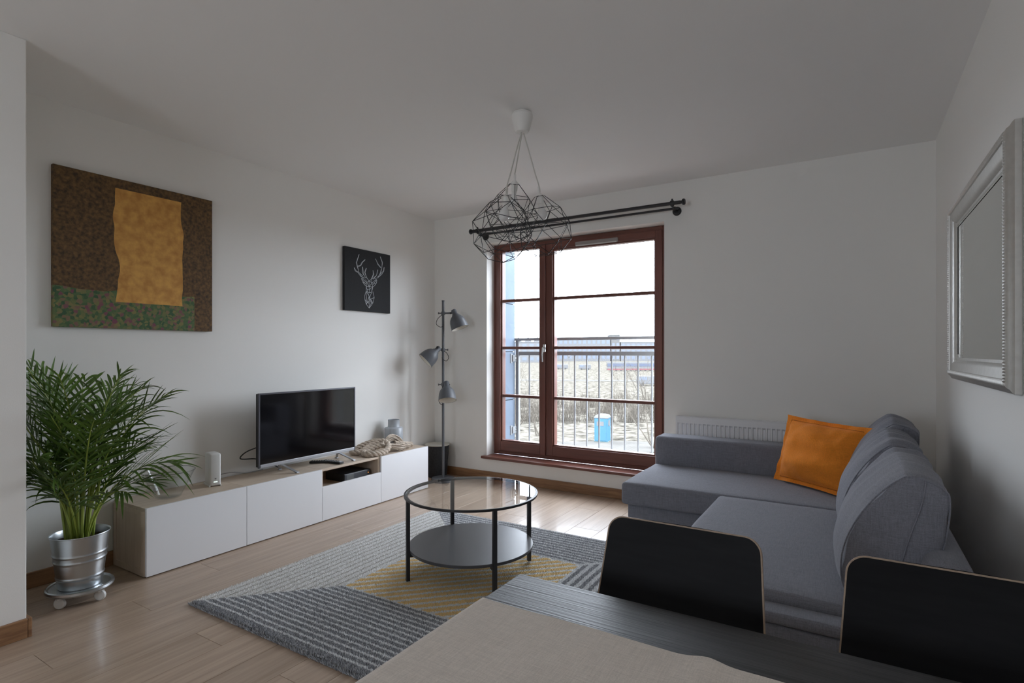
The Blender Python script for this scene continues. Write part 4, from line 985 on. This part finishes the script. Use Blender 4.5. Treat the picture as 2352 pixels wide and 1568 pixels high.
# shrubs: bare twigs
TWIG = mk('bare_twig', (0.0780, 0.0688, 0.0574), 1, spec=0, var=.3, vscale=2)
def shrub_mesh(seed):
    r = random.Random(seed); bm = nb()
    for i in range(230):
        a = r.uniform(0, 2*pi); d = sqrt(r.random())*2.0; b = Vector((d*cos(a), d*sin(a), 0)); h = r.uniform(1.4, 3.9)*(1-.3*d/2); l = Vector((r.uniform(-.7, .7), r.uniform(-.7, .7), h))
        w_ = Vector((r.uniform(-1, 1), r.uniform(-1, 1), 0)).normalized()*.022
        m_ = b+l*.5+Vector((r.uniform(-.25, .25), r.uniform(-.25, .25), 0)); vv = [bm.verts.new(q) for q in (b-w_, b+w_, m_+w_, m_-w_)]; tpv = bm.verts.new(b+l); bm.faces.new(vv); bm.faces.new((vv[3], vv[2], tpv))
    me = bpy.data.meshes.new('shrub'); bm.to_mesh(me); bm.free(); me.materials.append(TWIG); return me
sm_ = [shrub_mesh(i) for i in range(4)]
rb_ = random.Random(9)
for i in range(17):
    u = 1150+i*25; p = G(u, (968, 948, 934)[i % 3]); o = bpy.data.objects.new('bare_shrub', sm_[i % 4]); C.objects.link(o); o.location = p; o.rotation_euler = (0, 0, rb_.uniform(0, 6)); q = rb_.uniform(.78, .9); o.scale = (q, q, q)
    tag(o, 'bare grey-brown shrub in the thicket behind the portable toilet', 'shrub', 'bare shrubs of the thicket')
# bare trees
def tree(base, H, label, seed, lean):
    r = random.Random(seed); bm = nb(); tw = nb()
    def grow(p, d, L, rad, lv):
        pts = [p]; q = p
        for i in range(4):
            d = (d+Vector((r.uniform(-.16, .16), r.uniform(-.16, .16), .05))).normalized(); q = q+d*(L/4); pts.append(q)
        tube(bm if lv < 2 else tw, pts, rad, 5 if lv < 2 else 3, cap=False, rr=[rad*(1-.13*i) for i in range(5)])
        if lv < 4:
            for k in range(3 if lv < 3 else 3):
                a = r.uniform(0, 2*pi); sp_ = r.uniform(.4, .85); ax = d.orthogonal().normalized(); ax.rotate(Matrix.Rotation(a, 3, d)); nd = (d*cos(sp_)+ax*sin(sp_)).normalized()
                grow(pts[r.choice((2, 3, 4))], nd, L*r.uniform(.55, .8), rad*.52, lv+1)
    t = thing('bare_tree', label, 'tree', base)
    for k in range(3): grow(Vector(base)+Vector((r.uniform(-.3, .3), 0, 0)), (Vector(lean)+Vector((r.uniform(-.5, .5), r.uniform(-.3, .3), 1))).normalized(), H*.36, .075, 0)
    fin('trunk', bm, TWIG, t); fin('twigs', tw, TWIG, t, sm=0, recalc=False)
tree(G(1190, 985), 8.5, 'leafless tree with curved boughs seen through the narrow sash', 4, (.45, 0, 0))
tree(G(1232, 1000), 5.0, 'low leafless tree beside the window mullion', 12, (-.2, 0, 0))
tree(G(1506, 1030), 9.0, 'leafless tree at the right edge of the wide sash', 8, (-.25, 0, 0))
# far buildings, tram, vans, lamp post
FAC1, FAC2, GLZ = mk('far_render', (0.1046, 0.1046, 0.1064), .9, spec=0), mk('far_concrete', (0.0878, 0.0861, 0.0825), .9, spec=0), mk('far_glazing', (0.0675, 0.0810, 0.1080), .4)
def building(label, u0, u1, vt, vb, depth, mt, rows_, cols, roofz=0, gables=0):
    a, b = G(u0, vb), G(u1, vb); dist = (a+b)/2; nrm_ = F_; 
    W_ = abs((b-a).dot(R_)); dcam = (dist-Vector((XC, 0, 0))).dot(F_); Hh = (vb-vt)/FPX*dcam
    ori = Vector((XC, 0, GZ0))+F_*dcam+R_*((u0-1176)/FPX*dcam); ori.z = GZ0
    M = Matrix.Translation(ori) @ Matrix.Rotation(YAW, 4, 'Z'); t = thing('far_building', label, 'building', ori)
    bm = nb(); box(bm, 0, W_, 0, depth, 0, Hh, M=M); fin('walls', bm, mt, t)
    bm = nb(); box(bm, -.3, W_+.3, -.3, depth+.3, Hh, Hh+.5, M=M); fin('roof', bm, FAC1, t)
    for g in range(gables):
        bm = nb(); x0 = W_*(g+.08)/gables; x1 = W_*(g+.92)/gables; vv = [bm.verts.new(M @ Vector(q)) for q in ((x0, -.2, Hh), (x1, -.2, Hh), ((x0+x1)/2, -.2, Hh+4.2), (x0, depth, Hh), (x1, depth, Hh), ((x0+x1)/2, depth, Hh+4.2))]
        for f_ in ((0, 1, 2), (3, 5, 4), (0, 2, 5, 3), (1, 4, 5, 2)): bm.faces.new([vv[q] for q in f_])
        fin('gable', bm, FAC1, t)
    for i in range(rows_):
        for j in range(cols):
            bm = nb(); cw, chh = W_/cols, Hh/rows_; box(bm, j*cw+cw*.2, j*cw+cw*.8, -.08, -.01, i*chh+chh*.3, i*chh+chh*.78, M=M); fin('window', bm, GLZ, t)
building('white far building with three gables seen through the narrow sash', 1180, 1246, 786, 832, 20, FAC1, 3, 4, gables=3)
building('long pale far building behind the handrail, left of centre', 1272, 1402, 777, 829, 22, FAC1, 3, 12)
building('grey tower-like far building between the two long ones', 1404, 1424, 770, 829, 18, FAC2, 4, 2)
building('low pale far building at the right of the wide sash', 1426, 1530, 786, 829, 20, FAC1, 3, 9)
a = G(1396, 852); tm = thing('tram', 'white tram with dark window band and red stripe in the distance', 'tram', a); M = Matrix.Translation(a) @ Matrix.Rotation(YAW+.04, 4, 'Z')
for nm, z0, z1, y, mt in (('body', .4, 3.7, 0, FAC1), ('window_band', 1.9, 3.0, -.06, mk('tram_glass', (0.0328, 0.0421, 0.0702), .3)), ('red_stripe', .45, 1.0, -.06, mk('tram_red', (0.1080, 0.0252, 0.0288), .6))):
    bm = nb(); box(bm, .0, 21, y, 2.4, z0, z1, bev=.15 if nm == 'body' else 0, M=M); fin(nm, bm, mt, tm)
for i in range(10):
    bm = nb(); lathe(bm, [(0, -.1), (.4, -.1), (.4, .1), (0, .1)], 14, M @ Matrix.Translation((1.5+i*2, .1, .4)) @ Matrix.Rotation(pi/2, 4, 'X')); fin('wheel', bm, BLACKM, tm)
def van(u, v, label):
    a = G(u, v); t = thing('parked_van', label, 'van', a, 'vans by the far road'); M = Matrix.Translation(a) @ Matrix.Rotation(YAW, 4, 'Z')
    bm = nb(); box(bm, 0, 5.2, 0, 2, .35, 2.3, bev=.2, M=M); fin('body', bm, FAC1, t); bm = nb(); box(bm, .3, 2.0, -.03, 2.03, 1.35, 2.0, M=M); fin('side_window', bm, GLZ, t)
    for x in (1.0, 4.1):
        bm = nb(); lathe(bm, [(0, -.12), (.36, -.12), (.36, .12), (0, .12)], 16, M @ Matrix.Translation((x, .1, .36)) @ Matrix.Rotation(pi/2, 4, 'X')); fin('wheel', bm, BLACKM, t)
van(1278, 848, 'pale van parked far away left of the street lamp'); van(1330, 849, 'pale van parked far away right of the street lamp'); van(1466, 886, 'pale vehicle standing behind the right-hand tree')
a = G(1307, 860); sl = thing('street_lamp', 'slim street lamp by the far road', 'street lamp', a)
bm = nb(); rod(bm, a, a+Vector((0, 0, 6)), .09, 8); fin('post', bm, FAC2, sl); bm = nb(); lathe(bm, [(0, 5.9), (.35, 6.0), (.42, 6.3), (.3, 6.6), (0, 6.7)], 14, Matrix.Translation(a)); fin('lantern', bm, FAC1, sl)
